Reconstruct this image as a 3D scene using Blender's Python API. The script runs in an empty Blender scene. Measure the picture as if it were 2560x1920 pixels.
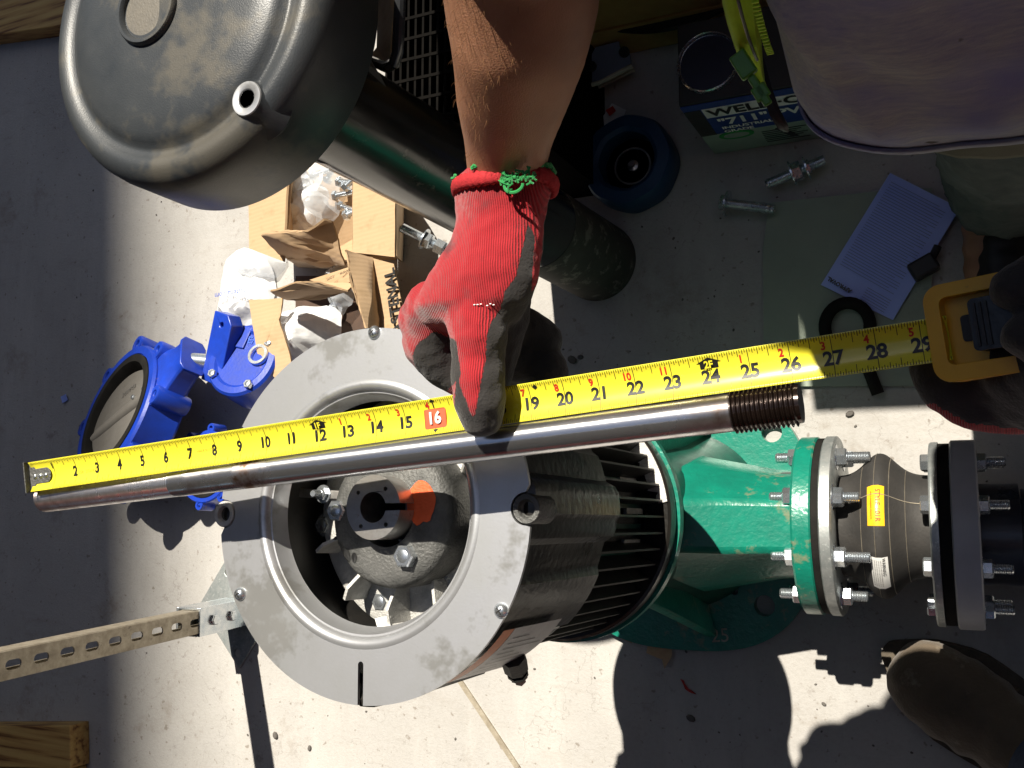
import bpy, math, random
import numpy as np
from mathutils import Vector, Matrix, noise
from mathutils.geometry import tessellate_polygon
random.seed(7)
S = bpy.context.scene
C = S.collection
# ------------------------------------------------------------ camera
F = 2400.; H = 1.55
VX, VY = 2440, 1245                       # where the plumb line under the camera meets the picture
_n = Vector((VX-1280, VY-960, F)).normalized()
_ex = (Vector((1, 0, 0)) - _n.x*_n).normalized()
_ey = (-_n).cross(_ex)
def W(px, py, Z):
    c = Vector(((px-1280)/F, (py-960)/F, 1.)); t = (H-Z)/_n.dot(c)
    return Vector((_ex.dot(c)*t, _ey.dot(c)*t, Z))
cam = bpy.data.cameras.new('camera'); camo = bpy.data.objects.new('camera', cam); C.objects.link(camo)
cam.sensor_width = 36; cam.lens = 36*F/2560; cam.clip_start = .02; cam.clip_end = 300
r_ = Vector((_ex.x, _ey.x, -_n.x)); d_ = Vector((_ex.y, _ey.y, -_n.y)); f_ = Vector((_ex.z, _ey.z, -_n.z))
camo.matrix_world = Matrix(((r_.x, -d_.x, -f_.x, 0), (r_.y, -d_.y, -f_.y, 0), (r_.z, -d_.z, -f_.z, H), (0, 0, 0, 1)))
S.camera = camo
S.render.resolution_x, S.render.resolution_y = 1024, 768
# ------------------------------------------------------------ light
SUNH = Vector((.09, -.996)); COT = .60
sdir = Vector((SUNH.x*COT, SUNH.y*COT, -1)).normalized()
sl = bpy.data.lights.new('sun', 'SUN'); sl.energy = 5.0; sl.angle = math.radians(.53); sl.color = (1, .925, .80)
so = bpy.data.objects.new('sun', sl); C.objects.link(so); so.rotation_euler = sdir.to_track_quat('-Z', 'Y').to_euler()
w = bpy.data.worlds.new('World'); S.world = w; w.use_nodes = True
nt = w.node_tree; bg = nt.nodes['Background']; sk = nt.nodes.new('ShaderNodeTexSky'); sk.sky_type = 'NISHITA'; sk.sun_disc = False
sk.sun_elevation = math.asin(-sdir.z); sk.sun_rotation = math.atan2(-sdir.x, -sdir.y)
nt.links.new(sk.outputs[0], bg.inputs[0]); bg.inputs[1].default_value = .05
S.view_settings.view_transform = 'Standard'; S.view_settings.look = 'None'; S.view_settings.gamma = 1
S.view_settings.exposure = .84
S.view_settings.use_curve_mapping = False

# ------------------------------------------------------------ materials
def mat(name, col, rough=.5, metal=0., col2=None, nscale=25., var=.25, bump=.15, bscale=300., bdist=.001,
        coat=0., speck=None, sscale=60., sthr=.62, trans=0., alpha=1., sheen=0., spec=.5):
    m = bpy.data.materials.new(name); m.use_nodes = True; t = m.node_tree; N = t.nodes; L = t.links
    b = N['Principled BSDF']; tc = N.new('ShaderNodeTexCoord')
    n1 = N.new('ShaderNodeTexNoise'); n1.inputs['Scale'].default_value = nscale; n1.inputs['Detail'].default_value = 6; n1.inputs['Roughness'].default_value = .65
    L.new(tc.outputs['Object'], n1.inputs[0])
    r = N.new('ShaderNodeMapRange'); r.inputs[1].default_value = .3; r.inputs[2].default_value = .7; L.new(n1.outputs[0], r.inputs[0])
    mx = N.new('ShaderNodeMix'); mx.data_type = 'RGBA'; L.new(r.outputs[0], mx.inputs[0])
    mx.inputs[6].default_value = (*col, 1); c2 = col2 or tuple(c*(1-var) for c in col); mx.inputs[7].default_value = (*c2, 1)
    out = mx.outputs[2]
    if speck:
        n2 = N.new('ShaderNodeTexNoise'); n2.inputs['Scale'].default_value = sscale; n2.inputs['Detail'].default_value = 5; n2.inputs['Roughness'].default_value = .7
        L.new(tc.outputs['Object'], n2.inputs[0]); r2 = N.new('ShaderNodeMapRange'); r2.inputs[1].default_value = sthr; r2.inputs[2].default_value = sthr+.08
        L.new(n2.outputs[0], r2.inputs[0]); m2 = N.new('ShaderNodeMix'); m2.data_type = 'RGBA'; L.new(r2.outputs[0], m2.inputs[0]); L.new(out, m2.inputs[6])
        m2.inputs[7].default_value = (*speck, 1); out = m2.outputs[2]
    L.new(out, b.inputs['Base Color'])
    rr = N.new('ShaderNodeMapRange'); rr.inputs[3].default_value = max(.03, rough-.1); rr.inputs[4].default_value = min(1, rough+.12)
    L.new(n1.outputs[0], rr.inputs[0]); L.new(rr.outputs[0], b.inputs['Roughness'])
    b.inputs['Metallic'].default_value = metal; b.inputs['Coat Weight'].default_value = coat; b.inputs['Coat Roughness'].default_value = .15
    b.inputs['Specular IOR Level'].default_value = spec
    if sheen: b.inputs['Sheen Weight'].default_value = sheen
    if trans: b.inputs['Transmission Weight'].default_value = trans
    if alpha < 1: b.inputs['Alpha'].default_value = alpha
    if bump:
        n3 = N.new('ShaderNodeTexNoise'); n3.inputs['Scale'].default_value = bscale; n3.inputs['Detail'].default_value = 4
        L.new(tc.outputs['Object'], n3.inputs[0]); bp = N.new('ShaderNodeBump'); bp.inputs['Strength'].default_value = bump; bp.inputs['Distance'].default_value = bdist
        L.new(n3.outputs[0], bp.inputs['Height']); L.new(bp.outputs[0], b.inputs['Normal'])
    return m

M = {}
M['alu'] = mat('cast_aluminium', (.60, .61, .64), .36, .7, (.43, .44, .44), 9, bump=.05, bscale=500, speck=(.37, .37, .36), sscale=13, sthr=.56)
M['alurough'] = mat('rough_cast_aluminium', (.72, .71, .68), .55, .35, (.4, .4, .38), 60, bump=.6, bscale=600, bdist=.002)
M['steel'] = mat('machined_steel', (.55, .54, .52), .35, .85, (.36, .33, .3), 50, speck=(.28, .12, .05), sscale=90, sthr=.62)
M['zinc'] = mat('zinc_plated_steel', (.75, .78, .8), .25, .9, (.5, .56, .62), 60, bump=.1)
M['zincd'] = mat('dull_galvanised_steel', (.55, .57, .56), .45, .7, (.3, .34, .34), 70, speck=(.75, .78, .75), sscale=200, sthr=.6)
M['strut'] = mat('weathered_gold_zinc', (.47, .42, .33), .5, .35, (.27, .23, .17), 60, bump=.3, speck=(.16, .13, .1), sscale=45, sthr=.62)
M['castiron'] = mat('grey_painted_cast_iron', (.13, .13, .125), .5, .2, (.05, .052, .05), 35, bump=.8, bscale=420, bdist=.0015, speck=(.3, .12, .05), sscale=40, sthr=.7)
M['blackpaint'] = mat('glossy_black_paint', (.010, .010, .010), .3, 0, (.022, .019, .015), 18, bump=.35, bscale=130, bdist=.002, coat=.12, speck=(.06, .055, .045), sscale=26, sthr=.68, spec=.4)
M['black'] = mat('dull_black_metal', (.012, .012, .012), .5, 0, (.022, .02, .018), 40, bump=.3)
M['grille'] = mat('black_grating_metal', (.006, .006, .006), .95, 0, (.010, .009, .008), 60, spec=0., bump=0)
M['rubber'] = mat('black_rubber', (.010, .010, .010), .75, 0, (.02, .019, .017), 25, bump=.3, speck=(.05, .045, .04), sscale=50, sthr=.74, spec=.08)
M['joint'] = mat('dusty_rubber_joint', (.038, .035, .032), .7, 0, (.022, .021, .020), 30, bump=.4, bscale=250, speck=(.2, .18, .15), sscale=70, sthr=.68)
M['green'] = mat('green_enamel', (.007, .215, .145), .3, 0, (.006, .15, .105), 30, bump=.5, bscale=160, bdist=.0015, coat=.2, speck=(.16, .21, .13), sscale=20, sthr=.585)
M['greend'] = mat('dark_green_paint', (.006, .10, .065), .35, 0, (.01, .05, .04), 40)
M['bluep'] = mat('blue_epoxy_paint', (.011, .05, .44), .36, 0, (.008, .035, .30), 30, bump=.22, bscale=200, bdist=.001, coat=.15, speck=(.20, .13, .11), sscale=42, sthr=.66)
M['disc'] = mat('satin_nickel_iron', (.19, .18, .165), .5, .3, (.15, .14, .125), 30, bump=.4, bscale=500)
M['cover'] = mat('dusty_charcoal_casting', (.032, .037, .043), .38, .1, (.050, .054, .057), 12, bump=.28, bscale=700, bdist=.0008, speck=(.085, .08, .068), sscale=6, sthr=.50)
M['column'] = mat('scuffed_black_pipe', (.014, .014, .013), .2, 0, (.03, .027, .022), 20, bump=.15, bscale=60, speck=(.11, .1, .085), sscale=26, sthr=.62, coat=.3)
M['greyfl'] = mat('grey_pvc', (.46, .47, .50), .45, 0, (.38, .39, .42), 20, bump=.1)
M['cardd'] = mat('cardboard_edge', (.30, .2, .11), .9)
M['bag'] = mat('white_poly_bag', (.86, .87, .88), .22, 0, (.72, .74, .76), 40, bump=.3, bscale=60, bdist=.004, alpha=.88)
M['clearbag'] = mat('clear_poly_bag', (.85, .9, .95), .12, 0, (.75, .82, .9), 40, bump=.3, bscale=50, bdist=.004, alpha=.42)
M['ink'] = mat('black_ink', (.012, .012, .012), .4, bump=0)
M['redink'] = mat('red_ink', (.62, .03, .02), .4, bump=0)
M['redbox'] = mat('red_print_panel', (.78, .12, .05), .35, bump=0)
M['white'] = mat('white_print', (.85, .85, .82), .4, bump=0)
M['blueink'] = mat('blue_print', (.02, .08, .5), .5, bump=0)
M['tape'] = mat('yellow_lacquered_blade', (.80, .73, .05), .24, 0, (.77, .69, .04), 12, bump=0, coat=.5, speck=(.42, .3, .03), sscale=45, sthr=.72)
M['case'] = mat('yellow_plastic', (.78, .44, .01), .35, 0, (.66, .34, .01), 25, bump=.1, speck=(.2, .13, .03), sscale=40, sthr=.68)
M['sheet'] = mat('pale_green_gasket_sheet', (.31, .36, .29), .75, 0, (.26, .31, .25), 9, bump=.1, speck=(.20, .23, .19), sscale=14, sthr=.66)
M['paper'] = mat('pale_blue_paper', (.34, .45, .95), .35, 0, (.29, .39, .88), 8, bump=.1)
M['cream'] = mat('cream_paper', (.5, .48, .38), .7)
M['wood'] = mat('yellow_pine', (.48, .30, .10), .6, 0, (.36, .19, .06), 14, bump=.3)
M['boot'] = mat('brown_suede', (.12, .09, .06), .9, 0, (.065, .05, .033), 12, bump=.7, bscale=260, bdist=.002, sheen=.2, speck=(.17, .14, .10), sscale=20, sthr=.6)
M['sole'] = mat('worn_crepe_sole', (.10, .08, .055), .8, 0, (.05, .04, .03), 40, bump=.5)
M['jeans'] = mat('blue_denim', (.03, .055, .12), .9, 0, (.018, .03, .07), 90, bump=.4, bscale=900)
M['jeansf'] = mat('faded_green_denim', (.07, .085, .08), .9, 0, (.04, .055, .055), 40, bump=.4, bscale=900)
M['olive'] = mat('olive_canvas', (.085, .08, .05), .9, 0, (.06, .058, .036), 25, bump=.3, bscale=900)
M['blueprint'] = mat('grey_blue_print', (.16, .19, .38), .5, bump=0)
M['lime'] = mat('lime_vest_fabric', (.46, .74, .02), .7, 0, (.34, .56, .015), 50, bump=.4, bscale=600)
M['redc'] = mat('red_paint', (.5, .02, .015), .5)
M['orange'] = mat('orange_paint', (.85, .13, .03), .6, 0, (.7, .09, .02), 60, bump=.5, bscale=420, bdist=.0015)
M['label'] = mat('silver_label', (.5, .5, .5), .4, .2)
M['orangel'] = mat('orange_label', (.75, .2, .03), .4)
M['yell'] = mat('yellow_sticker', (.9, .5, .02), .3, bump=0)
M['bluebox'] = mat('dark_blue_print', (.01, .045, .24), .4, bump=0)
M['lightbox'] = mat('pale_green_print', (.30, .38, .30), .5, 0, (.24, .30, .26), 30, bump=0)
M['greenp'] = mat('green_print', (.02, .3, .06), .5, bump=0)
M['bluetape'] = mat('blue_flange_coating', (.012, .055, .14), .5, 0, (.008, .04, .1), 20)
M['tray'] = mat('blue_grey_tray', (.16, .20, .28), .6)
M['brown'] = mat('rusty_brown', (.09, .045, .025), .7, 0, (.05, .03, .02), 30)
M['hair'] = mat('dark_hair', (.02, .014, .01), .7)
M['greenyarn'] = mat('green_yarn', (.012, .27, .06), .9, sheen=.3)
M['shoe'] = mat('black_leather', (.02, .018, .016), .5)
M['wall'] = mat('beige_block_wall', (.42, .37, .3), .8)
M['debris'] = mat('dark_grit', (.12, .11, .10), .9)

def rodmat():
    m = bpy.data.materials.new('rusty_ground_steel'); m.use_nodes = True; t = m.node_tree; N = t.nodes; L = t.links; b = N['Principled BSDF']
    tc = N.new('ShaderNodeTexCoord'); sp = N.new('ShaderNodeSeparateXYZ'); L.new(tc.outputs['Object'], sp.inputs[0])
    nz = N.new('ShaderNodeTexNoise'); nz.inputs['Scale'].default_value = 45; nz.inputs['Detail'].default_value = 6; nz.inputs['Roughness'].default_value = .7; L.new(tc.outputs['Object'], nz.inputs[0])
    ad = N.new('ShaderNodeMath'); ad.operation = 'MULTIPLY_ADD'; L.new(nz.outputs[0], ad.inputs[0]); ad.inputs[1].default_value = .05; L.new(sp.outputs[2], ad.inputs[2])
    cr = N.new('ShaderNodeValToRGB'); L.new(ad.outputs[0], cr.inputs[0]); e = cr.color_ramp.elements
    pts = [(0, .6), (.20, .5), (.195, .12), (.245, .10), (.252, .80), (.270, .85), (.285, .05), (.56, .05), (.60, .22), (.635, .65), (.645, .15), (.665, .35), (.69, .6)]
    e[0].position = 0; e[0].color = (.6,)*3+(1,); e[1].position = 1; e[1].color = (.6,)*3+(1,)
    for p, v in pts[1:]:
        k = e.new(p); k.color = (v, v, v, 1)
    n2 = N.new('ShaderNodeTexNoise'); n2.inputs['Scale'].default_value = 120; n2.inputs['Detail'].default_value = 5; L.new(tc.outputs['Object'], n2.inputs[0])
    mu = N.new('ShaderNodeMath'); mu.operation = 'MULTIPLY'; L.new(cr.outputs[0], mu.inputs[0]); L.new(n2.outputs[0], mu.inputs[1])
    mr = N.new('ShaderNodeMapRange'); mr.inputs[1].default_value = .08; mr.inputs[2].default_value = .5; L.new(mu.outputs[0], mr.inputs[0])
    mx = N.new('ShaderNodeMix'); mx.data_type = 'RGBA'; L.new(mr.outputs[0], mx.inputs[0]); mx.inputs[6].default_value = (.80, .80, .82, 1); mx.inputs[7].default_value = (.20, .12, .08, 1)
    L.new(mx.outputs[2], b.inputs['Base Color'])
    r2 = N.new('ShaderNodeMapRange'); r2.inputs[3].default_value = .24; r2.inputs[4].default_value = .6; L.new(mr.outputs[0], r2.inputs[0]); L.new(r2.outputs[0], b.inputs['Roughness'])
    b.inputs['Metallic'].default_value = .95
    tg = N.new('ShaderNodeTangent'); tg.direction_type = 'RADIAL'; tg.axis = 'Z'; L.new(tg.outputs[0], b.inputs['Tangent']); b.inputs['Anisotropic'].default_value = .85; b.inputs['Anisotropic Rotation'].default_value = .25
    bp = N.new('ShaderNodeBump'); bp.inputs['Strength'].default_value = .1; bp.inputs['Distance'].default_value = .001; L.new(n2.outputs[0], bp.inputs['Height']); L.new(bp.outputs[0], b.inputs['Normal'])
    return m
M['rod'] = rodmat()
M['oily'] = mat('oily_dark_thread', (.055, .035, .028), .14, .8, (.03, .02, .016), 80, bump=.1, coat=.5)

def concrete():
    m = bpy.data.materials.new('trowelled_concrete'); m.use_nodes = True; t = m.node_tree; N = t.nodes; L = t.links; b = N['Principled BSDF']
    tc = N.new('ShaderNodeTexCoord')
    def nz(s, d=6, r=.6):
        x = N.new('ShaderNodeTexNoise'); x.inputs['Scale'].default_value = s; x.inputs['Detail'].default_value = d; x.inputs['Roughness'].default_value = r; L.new(tc.outputs['Object'], x.inputs[0]); return x.outputs[0]
    def mr(i, a, c, lo=0, hi=1):
        x = N.new('ShaderNodeMapRange'); x.inputs[1].default_value = a; x.inputs[2].default_value = c; x.inputs[3].default_value = lo; x.inputs[4].default_value = hi; L.new(i, x.inputs[0]); return x.outputs[0]
    def mix(f, a, c):
        x = N.new('ShaderNodeMix'); x.data_type = 'RGBA'; L.new(f, x.inputs[0])
        for i, v in ((6, a), (7, c)):
            if isinstance(v, tuple): x.inputs[i].default_value = (*v, 1)
            else: L.new(v, x.inputs[i])
        return x.outputs[2]
    o = mix(mr(nz(2.2), .35, .65), (.45, .435, .41), (.33, .32, .305))
    o = mix(mr(nz(14, 8, .7), .35, .7), o, (.40, .39, .375))
    def nzm(s, sc, rot, d=6, r=.6):
        mp = N.new('ShaderNodeMapping'); mp.inputs['Scale'].default_value = sc; mp.inputs['Rotation'].default_value = (0, 0, rot); L.new(tc.outputs['Object'], mp.inputs[0])
        x = N.new('ShaderNodeTexNoise'); x.inputs['Scale'].default_value = s; x.inputs['Detail'].default_value = d; x.inputs['Roughness'].default_value = r; L.new(mp.outputs[0], x.inputs[0]); return x.outputs[0]
    o = mix(mr(nz(150, 3), .30, .55, .14, 0), o, (.22, .19, .16))
    o = mix(mr(nzm(9, (1, .18, 1), .5, 8, .7), .5, .68, 0, .45), o, (.51, .495, .47))
    o = mix(mr(nzm(7, (.2, 1, 1), .9, 8, .75), .56, .68, 0, .4), o, (.26, .23, .195))
    o = mix(mr(nz(75, 2, .5), .66, .73, 0, .6), o, (.16, .13, .10))
    o = mix(mr(nz(5, 8, .75), .57, .68, 0, .6), o, (.23, .195, .16))
    o = mix(mr(nz(11, 9, .8), .60, .66, 0, .5), o, (.19, .165, .14))
    o = mix(mr(nz(30, 6, .7), .66, .70, 0, .5), o, (.13, .11, .095))
    ms = N.new('ShaderNodeTexVoronoi'); ms.feature = 'DISTANCE_TO_EDGE'; ms.inputs['Scale'].default_value = 1.1
    wp = N.new('ShaderNodeVectorMath'); wp.operation = 'ADD'; n9 = N.new('ShaderNodeTexNoise'); n9.inputs['Scale'].default_value = 6; n9.inputs['Detail'].default_value = 6; L.new(tc.outputs['Object'], n9.inputs[0])
    L.new(tc.outputs['Object'], wp.inputs[0]); L.new(n9.outputs[1], wp.inputs[1]); L.new(wp.outputs[0], ms.inputs['Vector'])
    o = mix(mr(ms.outputs['Distance'], .0, .0022, .45, 0), o, (.15, .13, .11))
    L.new(o, b.inputs['Base Color']); b.inputs['Roughness'].default_value = .85; b.inputs['Specular IOR Level'].default_value = .25
    bp = N.new('ShaderNodeBump'); bp.inputs['Strength'].default_value = .5; bp.inputs['Distance'].default_value = .002
    L.new(nz(220, 5, .7), bp.inputs['Height']); b2 = N.new('ShaderNodeBump'); b2.inputs['Strength'].default_value = .3; b2.inputs['Distance'].default_value = .004
    L.new(nz(22, 5), b2.inputs['Height']); L.new(bp.outputs[0], b2.inputs['Normal']); L.new(b2.outputs[0], b.inputs['Normal'])
    return m
M['concrete'] = concrete()

def ribbed(name, col, col2, axis, freq, depth, rough=.8, coat=None, stain=None):
    """fabric with ribs along a direction; an optional rubber coating where the 'coat' attribute is above zero"""
    m = bpy.data.materials.new(name); m.use_nodes = True; t = m.node_tree; N = t.nodes; L = t.links; b = N['Principled BSDF']
    tc = N.new('ShaderNodeTexCoord'); mp = N.new('ShaderNodeMapping'); L.new(tc.outputs['Object'], mp.inputs[0]); mp.inputs['Rotation'].default_value = axis
    wv = N.new('ShaderNodeTexWave'); wv.inputs['Scale'].default_value = freq; wv.inputs['Distortion'].default_value = 1.2; wv.inputs['Detail'].default_value = 2; wv.inputs['Detail Scale'].default_value = 1.; L.new(mp.outputs[0], wv.inputs[0])
    nz = N.new('ShaderNodeTexNoise'); nz.inputs['Scale'].default_value = 900; L.new(tc.outputs['Object'], nz.inputs[0])
    n2 = N.new('ShaderNodeTexNoise'); n2.inputs['Scale'].default_value = 45; n2.inputs['Detail'].default_value = 6; L.new(tc.outputs['Object'], n2.inputs[0])
    ad = N.new('ShaderNodeMath'); ad.operation = 'MULTIPLY_ADD'; L.new(nz.outputs[0], ad.inputs[0]); ad.inputs[1].default_value = .6; L.new(wv.outputs[1], ad.inputs[2])
    mx = N.new('ShaderNodeMix'); mx.data_type = 'RGBA'; L.new(ad.outputs[0], mx.inputs[0]); mx.inputs[6].default_value = (*col2, 1); mx.inputs[7].default_value = (*col, 1); out = mx.outputs[2]
    if stain:
        r = N.new('ShaderNodeMapRange'); r.inputs[1].default_value = .56; r.inputs[2].default_value = .72; L.new(n2.outputs[0], r.inputs[0])
        m3 = N.new('ShaderNodeMix'); m3.data_type = 'RGBA'; L.new(r.outputs[0], m3.inputs[0]); L.new(out, m3.inputs[6]); m3.inputs[7].default_value = (*stain, 1); out = m3.outputs[2]
    bp = N.new('ShaderNodeBump'); bp.inputs['Strength'].default_value = .8; bp.inputs['Distance'].default_value = depth
    L.new(ad.outputs[0], bp.inputs['Height']); b.inputs['Roughness'].default_value = rough; b.inputs['Specular IOR Level'].default_value = .25; b.inputs['Sheen Weight'].default_value = .2
    if coat:
        at = N.new('ShaderNodeAttribute'); at.attribute_name = 'coat'; n4 = N.new('ShaderNodeTexNoise'); n4.inputs['Scale'].default_value = 350; L.new(tc.outputs['Object'], n4.inputs[0])
        j = N.new('ShaderNodeMath'); j.operation = 'MULTIPLY_ADD'; L.new(n4.outputs[0], j.inputs[0]); j.inputs[1].default_value = .0025; L.new(at.outputs['Fac'], j.inputs[2])
        g = N.new('ShaderNodeMapRange'); g.inputs[1].default_value = .0008; g.inputs[2].default_value = .0016; L.new(j.outputs[0], g.inputs[0])
        m4 = N.new('ShaderNodeMix'); m4.data_type = 'RGBA'; L.new(g.outputs[0], m4.inputs[0]); L.new(out, m4.inputs[6])
        m5 = N.new('ShaderNodeMix'); m5.data_type = 'RGBA'; L.new(n2.outputs[0], m5.inputs[0]); m5.inputs[6].default_value = (*coat, 1); m5.inputs[7].default_value = (coat[0]*1.9, coat[1]*1.8, coat[2]*1.7, 1)
        L.new(m5.outputs[2], m4.inputs[7]); out = m4.outputs[2]
        n6 = N.new('ShaderNodeTexNoise'); n6.inputs['Scale'].default_value = 520; n6.inputs['Detail'].default_value = 3; L.new(tc.outputs['Object'], n6.inputs[0])
        hm = N.new('ShaderNodeMix'); L.new(g.outputs[0], hm.inputs[0]); L.new(ad.outputs[0], hm.inputs[2]); L.new(n6.outputs[0], hm.inputs[3]); L.new(hm.outputs[0], bp.inputs['Height'])
    L.new(out, b.inputs['Base Color']); L.new(bp.outputs[0], b.inputs['Normal'])
    return m
M['card'] = ribbed('corrugated_cardboard', (.47, .325, .19), (.457, .312, .18), (0, 0, 1.45), 40, .00016, stain=(.40, .27, .15))
M['glove'] = ribbed('red_knit_with_black_latex', (.40, .014, .022), (.20, .007, .011), (0, 0, 0), 215, .0007, coat=(.022, .021, .021), stain=(.15, .018, .022))
def heather(name, c1, c2):
    m = mat(name, c1, .9, bump=.35, bscale=1100, bdist=.0004); t = m.node_tree; N = t.nodes; L = t.links; b = N['Principled BSDF']
    tc = N.new('ShaderNodeTexCoord'); mp = N.new('ShaderNodeMapping'); mp.inputs['Scale'].default_value = (28, 190, 190); mp.inputs['Rotation'].default_value = (0, .25, .1); L.new(tc.outputs['Object'], mp.inputs[0])
    n = N.new('ShaderNodeTexNoise'); n.inputs['Scale'].default_value = 1.6; n.inputs['Detail'].default_value = 7; n.inputs['Roughness'].default_value = .75; L.new(mp.outputs[0], n.inputs[0])
    r = N.new('ShaderNodeMapRange'); r.inputs[1].default_value = .35; r.inputs[2].default_value = .65; L.new(n.outputs[0], r.inputs[0])
    mx = N.new('ShaderNodeMix'); mx.data_type = 'RGBA'; L.new(r.outputs[0], mx.inputs[0]); mx.inputs[6].default_value = (*c1, 1); mx.inputs[7].default_value = (*c2, 1)
    n2 = N.new('ShaderNodeTexNoise'); n2.inputs['Scale'].default_value = 17; n2.inputs['Detail'].default_value = 5; L.new(tc.outputs['Object'], n2.inputs[0]); r2 = N.new('ShaderNodeMapRange'); r2.inputs[1].default_value = .45; r2.inputs[2].default_value = .72; L.new(n2.outputs[0], r2.inputs[0])
    m2 = N.new('ShaderNodeMix'); m2.data_type = 'RGBA'; L.new(r2.outputs[0], m2.inputs[0]); L.new(mx.outputs[2], m2.inputs[6]); m2.inputs[7].default_value = (c2[0]*.8, c2[1]*.8, c2[2]*1.25, 1)
    n3 = N.new('ShaderNodeTexNoise'); n3.inputs['Scale'].default_value = 48; n3.inputs['Detail'].default_value = 3; L.new(tc.outputs['Object'], n3.inputs[0]); r3 = N.new('ShaderNodeMapRange'); r3.inputs[1].default_value = .70; r3.inputs[2].default_value = .75; L.new(n3.outputs[0], r3.inputs[0])
    m3 = N.new('ShaderNodeMix'); m3.data_type = 'RGBA'; L.new(r3.outputs[0], m3.inputs[0]); L.new(m2.outputs[2], m3.inputs[6]); m3.inputs[7].default_value = (.05, .04, .035, 1)
    L.new(m3.outputs[2], b.inputs['Base Color']); return m
M['shirt'] = heather('heather_grey_jersey', (.34, .34, .37), (.22, .225, .31))

def skinmat():
    m = bpy.data.materials.new('tanned_skin'); m.use_nodes = True; t = m.node_tree; N = t.nodes; L = t.links; b = N['Principled BSDF']
    tc = N.new('ShaderNodeTexCoord'); n1 = N.new('ShaderNodeTexNoise'); n1.inputs['Scale'].default_value = 22; n1.inputs['Detail'].default_value = 6; L.new(tc.outputs['Object'], n1.inputs[0])
    cr = N.new('ShaderNodeValToRGB'); L.new(n1.outputs[0], cr.inputs[0]); e = cr.color_ramp.elements; e[0].position = .3; e[0].color = (.23, .105, .058, 1); e[1].position = .7; e[1].color = (.38, .19, .11, 1)
    L.new(cr.outputs[0], b.inputs['Base Color']); b.inputs['Roughness'].default_value = .5; b.inputs['Subsurface Weight'].default_value = .12; b.inputs['Subsurface Radius'].default_value = (.01, .004, .002); b.inputs['Subsurface Scale'].default_value = .5
    n3 = N.new('ShaderNodeTexVoronoi'); n3.inputs['Scale'].default_value = 900; L.new(tc.outputs['Object'], n3.inputs[0]); bp = N.new('ShaderNodeBump'); bp.inputs['Strength'].default_value = .25; bp.inputs['Distance'].default_value = .0006
    L.new(n3.outputs[0], bp.inputs['Height']); L.new(bp.outputs[0], b.inputs['Normal'])
    return m
M['skin'] = skinmat()

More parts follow.
